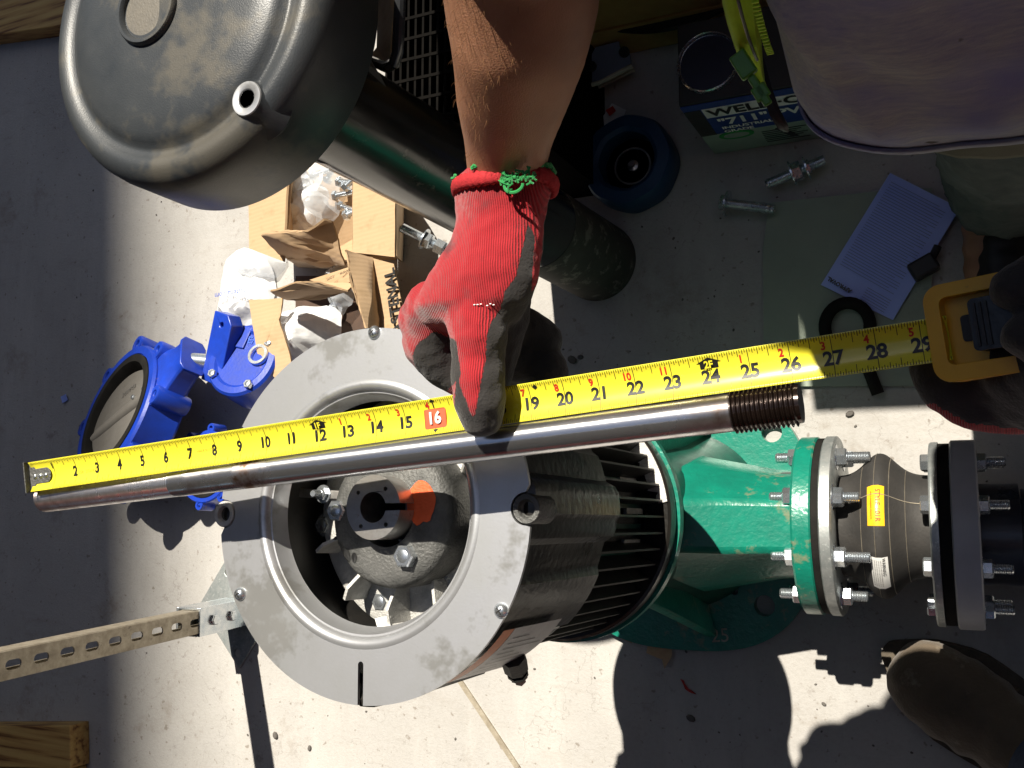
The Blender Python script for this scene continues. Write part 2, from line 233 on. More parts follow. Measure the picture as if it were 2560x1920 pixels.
# ------------------------------------------------------------ mesh helpers
def fr(o, z=(0, 0, 1), x=(1, 0, 0)):
    z = Vector(z).normalized(); x = Vector(x); x = (x - z*x.dot(z)).normalized(); y = z.cross(x)
    return Matrix(((x.x, y.x, z.x, o[0]), (x.y, y.y, z.y, o[1]), (x.z, y.z, z.z, o[2]), (0, 0, 0, 1)))
def T(x, y=0, z=0): return Matrix.Translation((x, y, z))
def RZ(a): return Matrix.Rotation(a, 4, 'Z')
def RX(a): return Matrix.Rotation(a, 4, 'X')
def RY(a): return Matrix.Rotation(a, 4, 'Y')
I4 = Matrix.Identity(4)
OFF = {}
class B:
    def __init__(s): s.v = []; s.f = []
    def add(s, vs, fs, m=I4):
        k = len(s.v); s.v += [m @ Vector(p) for p in vs]; s.f += [tuple(i+k for i in q) for q in fs]; return s
    def box(s, x0, x1, y0, y1, z0, z1, m=I4):
        return s.add([(x0,y0,z0),(x1,y0,z0),(x1,y1,z0),(x0,y1,z0),(x0,y0,z1),(x1,y0,z1),(x1,y1,z1),(x0,y1,z1)],
                     [(0,3,2,1),(4,5,6,7),(0,1,5,4),(1,2,6,5),(2,3,7,6),(3,0,4,7)], m)
    def lathe(s, prof, m=I4, n=48, a0=0, a1=2*math.pi, mod=None):
        full = abs(a1-a0) > 6.28; k = n if full else n+1; vs = []
        for i in range(k):
            a = a0+(a1-a0)*i/n
            for (r, z) in prof:
                q = r*(mod(a, z) if mod else 1); vs.append((q*math.cos(a), q*math.sin(a), z))
        p = len(prof); fs = []
        for i in range(n):
            j = (i+1) % k
            for t in range(p-1): fs.append((i*p+t, j*p+t, j*p+t+1, i*p+t+1))
        if full:
            if prof[0][0] > 1e-6: fs.append(tuple(i*p for i in range(n))[::-1]) if getattr(s, 'cap', True) else None
            if prof[-1][0] > 1e-6: fs.append(tuple(i*p+p-1 for i in range(n))) if getattr(s, 'cap', True) else None
        return s.add(vs, fs, m)
    def ring(s, prof, m=I4, n=64, mod=None):          # closed profile, no caps
        vs = []; p = len(prof)
        for i in range(n):
            a = 2*math.pi*i/n
            for (r, z) in prof:
                q = r*(mod(a, z) if mod else 1); vs.append((q*math.cos(a), q*math.sin(a), z))
        return s.add(vs, [(i*p+t, ((i+1) % n)*p+t, ((i+1) % n)*p+(t+1) % p, i*p+(t+1) % p) for i in range(n) for t in range(p)], m)
    def plate(s, outer, holes, z0, z1, m=I4):
        loops = [outer]+holes; tri = tessellate_polygon([[Vector((x, y, 0)) for x, y in l] for l in loops]); flat = [p for l in loops for p in l]; N = len(flat)
        vs = [(x, y, z0) for x, y in flat]+[(x, y, z1) for x, y in flat]; fs = []
        for a, b, c in tri:
            A, Bq, Cc = flat[a], flat[b], flat[c]
            if (Bq[0]-A[0])*(Cc[1]-A[1])-(Bq[1]-A[1])*(Cc[0]-A[0]) < 0: b, c = c, b
            fs += [(a+N, b+N, c+N), (c, b, a)]
        k = 0
        for l in loops:
            for i in range(len(l)):
                a, b = k+i, k+(i+1) % len(l); fs.append((a, b, b+N, a+N))
            k += len(l)
        return s.add(vs, fs, m)
    def tube(s, pts, rs, n=12, cap=True, flat=1., up=None):
        pts = [Vector(p) for p in pts]; rs = rs if isinstance(rs, (list, tuple)) else [rs]*len(pts)
        vs = []; prev = up
        for i, p in enumerate(pts):
            d = (pts[min(i+1, len(pts)-1)]-pts[max(i-1, 0)]).normalized()
            x = Vector(prev) if prev is not None else (Vector((0, 0, 1)) if abs(d.z) < .9 else Vector((1, 0, 0)))
            x = (x-d*x.dot(d)).normalized(); prev = x; y = d.cross(x)
            for j in range(n):
                a = 2*math.pi*j/n; vs.append(p+x*(rs[i]*flat*math.cos(a))+y*(rs[i]*math.sin(a)))
        fs = [(i*n+j, i*n+(j+1) % n, (i+1)*n+(j+1) % n, (i+1)*n+j) for i in range(len(pts)-1) for j in range(n)]
        if cap: fs += [tuple(range(n))[::-1], tuple((len(pts)-1)*n+j for j in range(n))]
        return s.add(vs, fs)
    def ball(s, c, r, n=12, sc=(1, 1, 1), m=None):
        vs = []; fs = []; k = n//2
        for i in range(k+1):
            t = math.pi*i/k
            for j in range(n):
                a = 2*math.pi*j/n; vs.append((r*sc[0]*math.sin(t)*math.cos(a), r*sc[1]*math.sin(t)*math.sin(a), -r*sc[2]*math.cos(t)))
        for i in range(k):
            for j in range(n): fs.append((i*n+j, i*n+(j+1) % n, (i+1)*n+(j+1) % n, (i+1)*n+j))
        return s.add(vs, fs, (T(*c) @ m) if m else T(*c))
    def caps(s, p0, r0, p1, r1, steps=7, sc=(1, 1, 1), m=None):
        p0 = Vector(p0); p1 = Vector(p1)
        for i in range(steps+1):
            t = i/steps; s.ball(p0.lerp(p1, t), r0+(r1-r0)*t, 14, sc, m)
        return s
    def make(s, name, mt, parent=None, ang=35, bevel=0, world=True, sub=0, bseg=2):
        me = bpy.data.meshes.new(name); off = OFF.get(parent, Vector((0, 0, 0))) if parent else Vector((0, 0, 0))
        me.from_pydata([tuple(v-off) for v in s.v], [], s.f); me.update()
        o = bpy.data.objects.new(name, me); C.objects.link(o); fin(o, mt, ang)
        if parent: o.parent = parent; OFF[o] = off
        else: OFF[o] = Vector((0, 0, 0))
        if bevel:
            b = o.modifiers.new('b', 'BEVEL'); b.width = bevel; b.segments = bseg; b.limit_method = 'ANGLE'; b.angle_limit = math.radians(40)
        return o
def fin(o, mt, ang=35):
    me = o.data; mts = mt if isinstance(mt, list) else [mt]
    for q in mts: me.materials.append(M[q] if isinstance(q, str) else q)
    import bmesh
    bm = bmesh.new(); bm.from_mesh(me); bmesh.ops.remove_doubles(bm, verts=bm.verts, dist=1e-6); bmesh.ops.recalc_face_normals(bm, faces=bm.faces); bm.to_mesh(me); bm.free()
    if ang: me.shade_smooth(); me.set_sharp_from_angle(angle=math.radians(ang))
def tag(o, label=None, cat=None, group=None, kind=None):
    if label: o['label'] = label
    if cat: o['category'] = cat
    if group: o['group'] = group
    if kind: o['kind'] = kind
    return o
def thing(name, loc, label, cat, group=None):
    o = bpy.data.objects.new(name, None); C.objects.link(o); o.location = loc; o.empty_display_size = .02; OFF[o] = Vector(loc); return tag(o, label, cat, group)
def inst(name, src, m, parent, ):
    """another object sharing the mesh of src, placed with matrix m (world)"""
    o = bpy.data.objects.new(name, src.data if hasattr(src, 'data') else src); C.objects.link(o)
    if parent: o.parent = parent; o.matrix_local = T(*(-OFF[parent])) @ m; OFF[o] = None
    else: o.matrix_world = m
    return o
def local(name, b, mt, ang=35, bevel=0):
    me = bpy.data.meshes.new(name); me.from_pydata([tuple(v) for v in b.v], [], b.f); me.update(); o = bpy.data.objects.new('tmp', me); fin(o, mt, ang); bpy.data.objects.remove(o); return me
def circ(r, n=24, cx=0, cy=0, a0=0): return [(cx+r*math.cos(a0+2*math.pi*i/n), cy+r*math.sin(a0+2*math.pi*i/n)) for i in range(n)]
def hexp(r): return circ(r, 6)
def text(s, size, mt_off=0., align='CENTER', sx=1.):
    c = bpy.data.curves.new('t', 'FONT'); c.body = s; c.size = size; c.align_x = align; c.align_y = 'CENTER'; c.offset = mt_off; c.resolution_u = 3
    o = bpy.data.objects.new('t', c); C.objects.link(o); bpy.context.view_layer.update()
    me = bpy.data.meshes.new_from_object(o.evaluated_get(bpy.context.evaluated_depsgraph_get()))
    vs = [(v.co.x*sx, v.co.y, 0) for v in me.vertices]; fs = [tuple(p.vertices) for p in me.polygons]
    bpy.data.objects.remove(o); bpy.data.curves.remove(c); bpy.data.meshes.remove(me); return vs, fs
def sheet(name, pts, mt, parent, th=.004, cuts=4, crump=.004, ns=18, seed=0, warp=None):
    """a stiff or soft sheet through given points, bent by noise, with thickness"""
    import bmesh
    pts = [Vector(p) for p in pts]; off = OFF[parent] if parent else Vector((0, 0, 0))
    bm = bmesh.new(); vs = [bm.verts.new(p) for p in pts]
    if len(pts) == 4: bm.faces.new(vs)
    else:
        nrm = Vector((0, 0, 0))
        for i in range(len(pts)): nrm += pts[i].cross(pts[(i+1) % len(pts)])
        for t in tessellate_polygon([pts]): bm.faces.new([vs[i] for i in t])
    bmesh.ops.subdivide_edges(bm, edges=bm.edges, cuts=cuts, use_grid_fill=True); bm.normal_update()
    if len(pts) != 4: bmesh.ops.triangulate(bm, faces=bm.faces)
    mv = {v: v.normal.copy() for v in bm.verts}
    for v in bm.verts:
        d = noise.noise(v.co*ns+Vector((seed*7.3, seed*1.7, 0)))*crump+noise.noise(v.co*ns*3+Vector((seed, 3, 1)))*crump*.4
        v.co += mv[v]*d
        if warp: v.co = warp(v.co)
    for v in bm.verts: v.co -= off
    bmesh.ops.recalc_face_normals(bm, faces=bm.faces)
    me = bpy.data.meshes.new(name); bm.to_mesh(me); bm.free(); o = bpy.data.objects.new(name, me); C.objects.link(o)
    mts = mt if isinstance(mt, list) else [mt]
    for q in mts: me.materials.append(M[q])
    me.shade_smooth(); me.set_sharp_from_angle(angle=math.radians(28))
    if parent: o.parent = parent
    OFF[o] = off
    md = o.modifiers.new('s', 'SOLIDIFY'); md.thickness = th; md.offset = 0
    if len(mts) > 1: md.material_offset_rim = 1
    es = o.modifiers.new('e', 'EDGE_SPLIT'); es.split_angle = math.radians(45)
    return o
def blob(b, name, mt, parent, voxel=.003, smooth=6, post=None, ang=None, disp=None):
    """one continuous skin over overlapping limbs"""
    me = bpy.data.meshes.new('x'); me.from_pydata([tuple(v) for v in b.v], [], b.f); o = bpy.data.objects.new('x', me); C.objects.link(o)
    r = o.modifiers.new('r', 'REMESH'); r.mode = 'VOXEL'; r.voxel_size = voxel
    s = o.modifiers.new('s', 'SMOOTH'); s.iterations = smooth; s.factor = .5
    bpy.context.view_layer.update()
    m2 = bpy.data.meshes.new_from_object(o.evaluated_get(bpy.context.evaluated_depsgraph_get())); bpy.data.objects.remove(o)
    off = OFF[parent] if parent else Vector((0, 0, 0)); m2.name = name
    if disp:
        ns_ = [v.normal.copy() for v in m2.vertices]
        for v, q in zip(m2.vertices, ns_): v.co += q*disp(v.co)
    if post: post(m2)
    for v in m2.vertices: v.co -= off
    for q in (mt if isinstance(mt, list) else [mt]): m2.materials.append(M[q])
    m2.shade_smooth(); o = bpy.data.objects.new(name, m2); C.objects.link(o)
    if parent: o.parent = parent
    OFF[o] = off; return o

# hardware meshes shared by copies
_hw = {}
def hexhead(r, h):
    k = ('h', r, h)
    if k not in _hw:
        b = B(); pr = hexp(r); b.plate(pr, [], 0, h*.85); b.add([(x*.86, y*.86, h) for x, y in pr]+[(x, y, h*.85) for x, y in pr], [tuple(range(6))]+[(i+6, (i+1) % 6+6, (i+1) % 6, i) for i in range(6)])
        b.lathe([(r*.55, h), (r*.5, h*1.03)], n=20); _hw[k] = b
    return _hw[k]
def bolt_mesh(r, h, shank=0, nut=False, washer=True, key='zinc'):
    k = ('b', r, h, shank, nut, washer, key)
    if k in _hw: return _hw[k]
    b = B()
    if washer: b.lathe([(0, -h*.22), (r*1.35, -h*.22), (r*1.38, -h*.1), (r*1.35, 0), (0, 0)], n=28)
    q = hexhead(r, h); b.add(q.v, q.f)
    if shank:
        pr = []; z = h; p = max(.0012, r*.16)
        while z < h+shank: pr += [(r*.50, z), (r*.56, z+p*.5)]; z += p
        pr += [(r*.45, z+.001), (0, z+.001)]; b.lathe([(0, h)]+pr, n=20)
    _hw[k] = local('bolt', b, key, 30); return _hw[k]

# ------------------------------------------------------------ ground and surroundings
g = B(); g.box(-40, 40, -40, 40, -.3, 0); g = g.make('ground', 'concrete', None, ang=0); tag(g, kind='structure')
# the building whose edge shades the left side
wallx = -1.58-.09*20
bl = thing('warehouse', (wallx-8, 23, 0), 'tall plain block tower whose corner shades the slab', 'building')
b = B(); b.plate([(wallx-20, 20), (wallx, 20), (wallx-1.5, 26), (wallx-20, 26)], [], 0, 37); b.make('wall', 'wall', bl, ang=0)
b = B(); b.plate([(wallx-20.1, 19.9), (wallx, 19.9), (wallx-1.5, 26.1), (wallx-20.1, 26.1)], [], 37, 37.3); b.make('roof', 'greyfl', bl, ang=0)
b = B(); b.box(wallx-6, wallx-3, 19.95, 19.999, 0, 3.2); b.make('door', 'greyfl', bl, ang=0)
for i in range(12): b = B(); b.box(wallx-5.95, wallx-3.05, 19.92, 19.949, .05+i*.26, .28+i*.26); b.make('panel', 'greyfl', bl, ang=0)
def skyblocker(x, y, z, rot, mt, label, L_=6.06, Wd=2.44, Hh=2.6):  # unseen corrugated boxes, added around the slab to block sky light
    t = thing('shipping_container', (x, y, z), label, 'container'); m = T(x, y, z) @ RZ(rot)
    b = B(); b.box(-L_/2+.05, L_/2-.05, -Wd/2+.05, Wd/2-.05, .12, Hh-.05, m); b.make('inner_box', mt, t, ang=0)
    for sg in (-1, 1):
        b = B(); pts = []; n = 22; st = (L_-.3)/n
        for i in range(n):
            x0_ = -L_/2+.15+i*st; pts += [(x0_, 0), (x0_+st*.3, 0), (x0_+st*.5, .035), (x0_+st*.8, .035)]
        pts.append((L_/2-.15, 0)); yy = sg*(Wd/2-.048); vs = [(p, yy+sg*q*.9, .15) for p, q in pts]+[(p, yy+sg*q*.9, Hh-.12) for p, q in pts]; n_ = len(pts)
        b.add(vs, [(i, i+1, i+1+n_, i+n_) for i in range(n_-1)], m); b.make('corrugated_side', mt, t, ang=0)
    for sg in (-1, 1):
        for sh in (-1, 1): b = B(); b.box(sg*L_/2-.08*(sg > 0), sg*L_/2+.08*(sg < 0), sh*Wd/2-.08*(sh > 0), sh*Wd/2+.08*(sh < 0), 0, Hh, m); b.make('corner_post', mt, t, ang=0)
    for z_ in (0, Hh-.119): b = B(); b.box(-L_/2+.081, L_/2-.081, -Wd/2+.001, Wd/2-.001, z_, z_+.118, m); b.make('frame_rail', mt, t, ang=0)
    return t
M['contd'] = mat('dark_blue_container_paint', (.02, .03, .06), .5, 0, (.04, .035, .03), 3, bump=0)
M['contr'] = mat('dark_grey_container_paint', (.035, .04, .05), .5, 0, (.03, .034, .04), 3, bump=0)
skyblocker(3.7, -.2, 0, math.pi/2, 'contd', 'dark blue shipping container right of the slab, lower of its stack')
skyblocker(3.7, -.2, 2.62, math.pi/2, 'contr', 'dark grey shipping container right of the slab, upper of its stack')
skyblocker(2.3, 4.75, 0, 0, 'contd', 'dark blue shipping container beyond the crates, lower of its stack')
skyblocker(2.3, 4.75, 2.62, 0, 'contr', 'dark grey shipping container beyond the crates, upper of its stack')
skyblocker(-5.6, -.4, 0, math.pi/2, 'contd', 'dark blue shipping container left of the slab, bottom of the three stacked')
skyblocker(-5.6, -.4, 2.62, math.pi/2, 'contr', 'dark grey shipping container left of the slab, middle of the three stacked')
skyblocker(-5.6, -.4, 5.24, math.pi/2, 'contd', 'dark blue shipping container left of the slab, top of the three stacked')
skyblocker(-1.2, -5.6, 0, .03, 'contd', 'dark blue shipping container behind the red barrier, lower of its stack')
skyblocker(-1.2, -5.6, 2.62, .0, 'contr', 'dark grey shipping container behind the red barrier, upper of its stack')
aw = thing('awning', (-1.5, -3, 0), 'low flat steel awning over the near side of the slab', 'awning')  # overhead slab out of view, added to cut the sky light
b = B(); b.box(-7, 4.5, -5.9, -.45, 2.86, 2.92); b.make('roof_panel', 'contr', aw, ang=0)
for i in range(8): b = B(); b.box(-7+i*1.6, -6.94+i*1.6, -5.89, -.46, 2.76, 2.859); b.make('joist', 'contd', aw, ang=0)
for x in (-6.9, 1.9, 4.3): b = B(); b.box(x, x+.08, -1.6, -1.52, 0, 2.759); b.make('post', 'contd', aw, ang=0)
# red barrier added unseen, to put a red streak in the polished rod
rb = thing('red_barrier', (-2, -3.2, 0), 'long red steel barrier standing beyond the near edge of the slab', 'barrier')
for i in range(5): b = B(); b.box(-7+i*2.2, -4.85+i*2.2, -3.23, -3.2, .15, 1.35); b.make('panel', 'redc', rb, ang=0, bevel=.005)
for i in range(6): b = B(); b.box(-7.06+i*2.2, -6.99+i*2.2, -3.28, -3.18, 0, 1.45); b.make('post', 'redc', rb, ang=0, bevel=.005)
# joint strip in the slab
a, c = W(1110, 1640, 0), W(1300, 1925, 0); d = (c-a).normalized(); q = Vector((d.y, -d.x, 0))*.0045; a -= d*.1; c += d*1.5
b = B(); b.add([a-q, a+q, c+q, c-q, a-q+Vector((0,0,.004)), a+q+Vector((0,0,.004)), c+q+Vector((0,0,.004)), c-q+Vector((0,0,.004))], [(0,1,2,3),(4,7,6,5),(0,4,5,1),(1,5,6,2),(2,6,7,3),(3,7,4,0)])
tag(b.make('joint_filler', 'strut', None, ang=0), 'thin tan filler strip in the slab joint below the motor', 'joint strip')

# ------------------------------------------------------------ the green pump with its open motor
P0 = W(1712, 1297, 0); P1 = W(906, 1279, .895); AX = (P1-P0); LZ = AX.length
pump = thing('pump', P0, 'tall vertical green pump with open-topped black motor and bare aluminium face ring', 'pump')
PM = fr(P0, AX, (1, 0, 0))
def PF(z, a=0, r=0): return PM @ T(0, 0, z) @ RZ(a) @ T(r, 0, 0)
Ro = .1512; ZT = LZ
def ringoutline():
    pts = []; n = 180
    slots = [(math.radians(-88.5), .0026, .031), (math.radians(152), .003, .014)]
    notch = [(0.02, .0125, .004), (math.pi+.02, .0125, .004)]
    for i in range(n):
        a = 2*math.pi*i/n; skip = False
        for s, hw, dp in slots:
            if abs(math.atan2(math.sin(a-s), math.cos(a-s)))*Ro < hw+.002: skip = True
        for s, r, ins in notch:
            if abs(math.atan2(math.sin(a-s), math.cos(a-s)))*Ro < r+.001: skip = True
        if not skip: pts.append((a, (Ro*math.cos(a), Ro*math.sin(a))))
    for s, hw, dp in slots:
        c, sn = math.cos(s), math.sin(s)
        L = [(Ro, -hw)]+[(Ro-dp+hw*math.cos(t), hw*math.sin(t)) for t in [(-math.pi/2)-math.pi*k/6 for k in range(7)]]+[(Ro, hw)]
        for k, (x, y) in enumerate(L): pts.append(((s % (2*math.pi))+(k-4)*1e-5, (x*c-y*sn, x*sn+y*c)))
    for s, r, ins in notch:
        c, sn = math.cos(s), math.sin(s)
        for k in range(13):
            t = -math.pi*.5-math.pi*k/12; x = Ro-ins+r*math.cos(t)*1.0; y = r*math.sin(t); pts.append(((s % (2*math.pi))+(k-6)*1e-5, (x*c-y*sn, x*sn+y*c)))
    pts.sort(key=lambda t: t[0]); return [p for _, p in pts]
b = B(); b.plate(ringoutline(), [circ(.1085, 96)], -.003, 0, PM @ T(0, 0, ZT))
b.ring([(.1085, -.003), (.1085, 0), (.106, .0014), (.1035, .0014), (.1005, -.0005), (.0985, -.005), (.0965, -.016), (.094, -.019), (.0925, -.019), (.095, -.015), (.0975, -.0045)], PM @ T(0, 0, ZT), 96)
faceplate = b.make('face_ring', 'alu', pump, ang=40)
b = B(); pr = [(0, .0046), (.0022, .0044), (.0044, .0032), (.0058, .001), (.006, 0)][::-1]; b.lathe(pr, n=24)
b2 = local('screw', b, 'zinc', 60)
for px, py in ((930, 830), (1260, 1525), (600, 1485)):
    q = PM.inverted() @ W(px, py, .895); o = inst('screw', b2, PM @ T(q.x, q.y, ZT), pump)
    for k in (0, 1):
        bb = B(); bb.box(-.0026, .0026, -.0005, .0005, .0041, .0048, PM @ T(q.x, q.y, ZT) @ RZ(.6+k*math.pi/2)); bb.make('screw_slot', 'black', pump, ang=0)
# motor housing shell with four lugs
lugs = [0.02, math.pi+.02, math.pi/2, -math.pi/2-.6]
def lm(a, z):
    m = 1.
    for s in (0.02, math.pi+.02, 1.65, -1.62):
        d = abs(math.atan2(math.sin(a-s), math.cos(a-s))); m += .075*max(0, min(1, (.20-d)/.06))
    m *= 1-.025*(1 if (a*4/math.pi) % 1 > .5 else 0)
    return m
b = B(); b.ring([(.137, -.004), (.1425, -.006), (.143, -.02), (.1425, -.10), (.141, -.188), (.137, -.191), (.122, -.191), (.122, -.18), (.126, -.10), (.129, -.01)], PM @ T(0, 0, ZT), 144, lm)
b.make('motor_housing', 'blackpaint', pump, ang=28)
for s, mt in ((0.02, 'castiron'), (math.pi+.02, 'alurough')):
    b = B(); m = PM @ T(0, 0, ZT) @ RZ(s) @ T(Ro-.0035, 0, -.0)
    b.ring([(.0115, -.03), (.0115, -.0005), (.0108, .0005), (.0072, .0005), (.006, -.002), (.006, -.03)], m, 28); b.make('bolt_boss', mt, pump)
    b = B(); b.lathe([(0, -.028), (.0059, -.028), (.0059, -.026)], m, 20); b.make('threaded_hole', 'black', pump)
    b = B(); z = -.024
    while z < -.004: b.ring([(.0061, z), (.0052, z+.0009), (.0061, z+.0018)], m, 20); z += .0019
    b.make('hole_thread', 'castiron', pump, ang=0)
b = B(); b.ring([(.1235, -.03), (.129, -.012), (.127, -.18), (.116, -.18), (.116, -.05)], PM @ T(0, 0, ZT), 64); b.make('stator_shell', 'black', pump)
# cooling fins
fin_b = B(); fin_b.box(.104, .134, -.0011, .0011, 0, .185); finm = local('fin', fin_b, 'black', 0)
for i in range(48):
    inst('fin', finm, PF(ZT-.372, 2*math.pi*i/48), pump)
b = B(); b.lathe([(.104, -.38), (.104, -.15)], PM @ T(0, 0, ZT), 64); b.make('stator', 'castiron', pump)
for k in range(24):
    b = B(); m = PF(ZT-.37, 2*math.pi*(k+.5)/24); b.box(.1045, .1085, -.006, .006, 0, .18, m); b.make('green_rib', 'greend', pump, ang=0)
# adapter flange + lantern
b = B(); b.ring([(.10, -.372), (.138, -.372), (.141, -.375), (.141, -.393), (.136, -.396), (.10, -.396)], PM @ T(0, 0, ZT), 96); b.make('adapter_flange', 'blackpaint', pump)
b = B(); b.ring([(.105, -.3965), (.1445, -.3965), (.1445, -.409), (.137, -.413), (.105, -.413)], PM @ T(0, 0, ZT), 96); b.make('green_rim', 'green', pump)
nn = 26
pts = [(.139*math.cos(a), .139*math.sin(a)) for a in [(.12+.62*i/nn) for i in range(nn+1)]]
inn = [((.121+.006*noise.noise(Vector((i*.9, 0, 0)))+(.008 if i < 5 else 0))*math.cos(a), (.121+.006*noise.noise(Vector((i*.9, 0, 0))))*math.sin(a)) for i, a in enumerate([(.12+.62*i/nn) for i in range(nn+1)])]
b = B(); b.plate(pts+inn[::-1], [], -.3715, -.3695, PM @ T(0, 0, ZT)); tag(b.make('sealant_patch', 'alurough', pump, ang=0), 'flaking silver-grey sealant patch')
for k in range(5):
    b = B(); b.box(.108, .112, -.003, .003, -.365, -.315, PM @ T(0, 0, ZT) @ RZ(-.55+k*.3)); b.make('clip', 'alurough', pump, ang=0)
# lantern body tapering down
b = B(); b.lathe([(.112, -.413), (.100, -.43), (.086, -.47), (.084, -.54), (.088, -.60), (.10, -.68), (.115, -.78), (.14, -.87)], PM @ T(0, 0, ZT), 64); b.make('lantern', 'greend', pump)  # dark green stands in for the shaded open gap below the rim
for k in range(4):
    b = B(); m = PF(0, math.radians(75+70*k)); b.add([(.09, -.007, .02), (.19, -.007, .02), (.12, -.007, .28), (.09, -.007, .28), (.09, .007, .02), (.19, .007, .02), (.12, .007, .28), (.09, .007, .28)], [(0,1,2,3),(7,6,5,4),(0,4,5,1),(1,5,6,2),(2,6,7,3),(3,7,4,0)], m); b.make('rib', 'green', pump, ang=0, bevel=.003)
# base plate
cx, cy = P0.x, P0.y
hol = []
for px, py, r in ((1928, 1080, .016), (1910, 1515, .016), (1835, 1478, .006), (1500, 1080, .016), (1520, 1500, .016)):
    q = W(px, py, .025); hol.append(circ(r, 22, q.x-cx, q.y-cy)[::-1])
out = []
for i in range(96):
    a = 2*math.pi*i/96; r = .206/(abs(math.cos(a))**2.8+abs(math.sin(a))**2.8)**(1/2.8)
    out.append((r*math.cos(a), r*math.sin(a)))
b = B(); b.plate(out, hol, 0, .022, T(cx, cy, 0)); b.make('base_plate', 'green', pump, bevel=.003)
# discharge port: wide arm with a flat crest, then the flange
AXZ = .17; FY = W(2050, 1312, AXZ).y
def sect(x, w, h, crest, yo=0): return [Vector((x, FY+yo+crest, AXZ+h)), Vector((x, FY+yo+w*.86, AXZ+h*.45)), Vector((x, FY+yo+w, AXZ-.02)), Vector((x, FY+yo+w*.7, AXZ-h*.8)), Vector((x, FY+yo-w*.7, AXZ-h*.8)), Vector((x, FY+yo-w, AXZ-.02)), Vector((x, FY+yo-w*.86, AXZ+h*.45)), Vector((x, FY+yo-crest, AXZ+h))]
secs = [sect(-.385, .085, .150, .030), sect(-.362, .098, .128, .032), sect(-.30, .086, .112, .033), sect(-.25, .076, .100, .032), sect(-.212, .074, .095, .032)]
b = B(); vs = [p for s in secs for p in s]; fs = [(i*8+j, i*8+(j+1) % 8, (i+1)*8+(j+1) % 8, (i+1)*8+j) for i in range(4) for j in range(8)]; b.add(vs, fs); b.make('discharge_neck', 'green', pump, ang=25, bevel=.006)
FL = lambda x: fr((x, FY, AXZ), (1, 0, 0), (0, 0, 1))      # axis along +X, local x up
b = B(); b.ring([(.05, 0), (.117, 0), (.120, .003), (.120, .023), (.118, .025), (.05, .025)], FL(-.215), 96); b.make('flange', 'green', pump, ang=40)
b = B(); b.ring([(.05, 0), (.118, 0), (.118, .008), (.05, .008)], FL(-.1895), 96); b.make('gasket', 'rubber', pump)
# casting letters on plate
v, f = text('25', .03); b = B(); b.add(v, f, fr(W(1800, 1590, .0225), (0, 0, 1), (1, .1, 0))); b.make('cast_number', 'strut', pump, ang=0)
# coupling and fan inside
HC = W(924, 1268, ZT+.0); HM = PM @ T(0, 0, ZT)
hq = PM.inverted() @ HC; HX = T(hq.x, hq.y, 0)
HM = PM @ T(hq.x, hq.y, ZT-.004)
# hub disc with bore and keyway
def hub_outline(r, key):
    return circ(r, 64)
kw = []
for i in range(40):
    a = math.radians(14)+(2*math.pi-math.radians(28))*i/39; kw.append((.0125*math.cos(a), .0125*math.sin(a)))
kw = kw+[(.030, -.003), (.030, .003)]
full = [(.0262*math.cos(a), .0262*math.sin(a)) for a in [math.radians(6.3)+(2*math.pi-math.radians(12.6))*i/70 for i in range(71)]]
inner = [(.0125*math.cos(a), .0125*math.sin(a)) for a in [-math.radians(14)-(2*math.pi-math.radians(28))*i/40 for i in range(41)]]
holes = [circ(.0018, 12, .019*math.cos(a), .019*math.sin(a))[::-1] for a in (math.radians(50), math.radians(140), math.radians(-128), math.radians(-48))]
b = B(); b.plate(full+inner, holes, -.028, 0, HM @ RZ(.03)); b.make('taper_bushing', 'steel', pump, ang=30, bevel=.0005)
b = B(); b.ring([(.0125, -.12), (.0263, -.12), (.0263, -.029), (.0125, -.029)], HM, 48); b.make('shaft_sleeve', 'castiron', pump)
b = B(); b.lathe([(0, -.1), (.0124, -.1)], HM, 24); b.make('bore_floor', 'brown', pump)
HM2 = PM @ T(hq.x-.002, hq.y-.006, ZT)
b = B(); b.ring([(.0265, -.026), (.036, -.0265), (.050, -.028), (.0565, -.031), (.0600, -.036), (.0610, -.043), (.0605, -.07), (.0265, -.07)], HM2, 72); cp = b.make('coupling_flange', 'castiron', pump, ang=45)
b = B(); b.box(.0265, .0375, -.0032, .0032, -.0240, -.0225, HM @ RZ(.03)); b.make('key_block', 'steel', pump, ang=0, bevel=.0005)
q = PM.inverted() @ W(1068, 1256, .86)
b = B(); vs = [(0, 0, 0)]; 
for k in range(5):
    r = .0155*k/4
    for i in range(28):
        a = 2*math.pi*i/28; rr = r*(1+.16*noise.noise(Vector((math.cos(a)*2, math.sin(a)*2, 0)))); x = q.x-hq.x+.002+rr*math.cos(a)*.86; y = q.y-hq.y+.006+rr*math.sin(a)*1.15
        R_ = math.hypot(x, y); z = np.interp(R_, [.0265, .036, .050, .0565, .060, .061], [-.026, -.0265, -.028, -.031, -.036, -.043])+.0009
        vs.append((x, y, z))
fs = []
for k in range(4):
    for i in range(28):
        A = 1+k*28+i; D_ = 1+k*28+(i+1) % 28; fs.append((A, D_, D_+28, A+28))
vs[0] = vs[1]
b.add(vs, fs, HM2); b.make('paint_spot', 'orange', pump, ang=60)
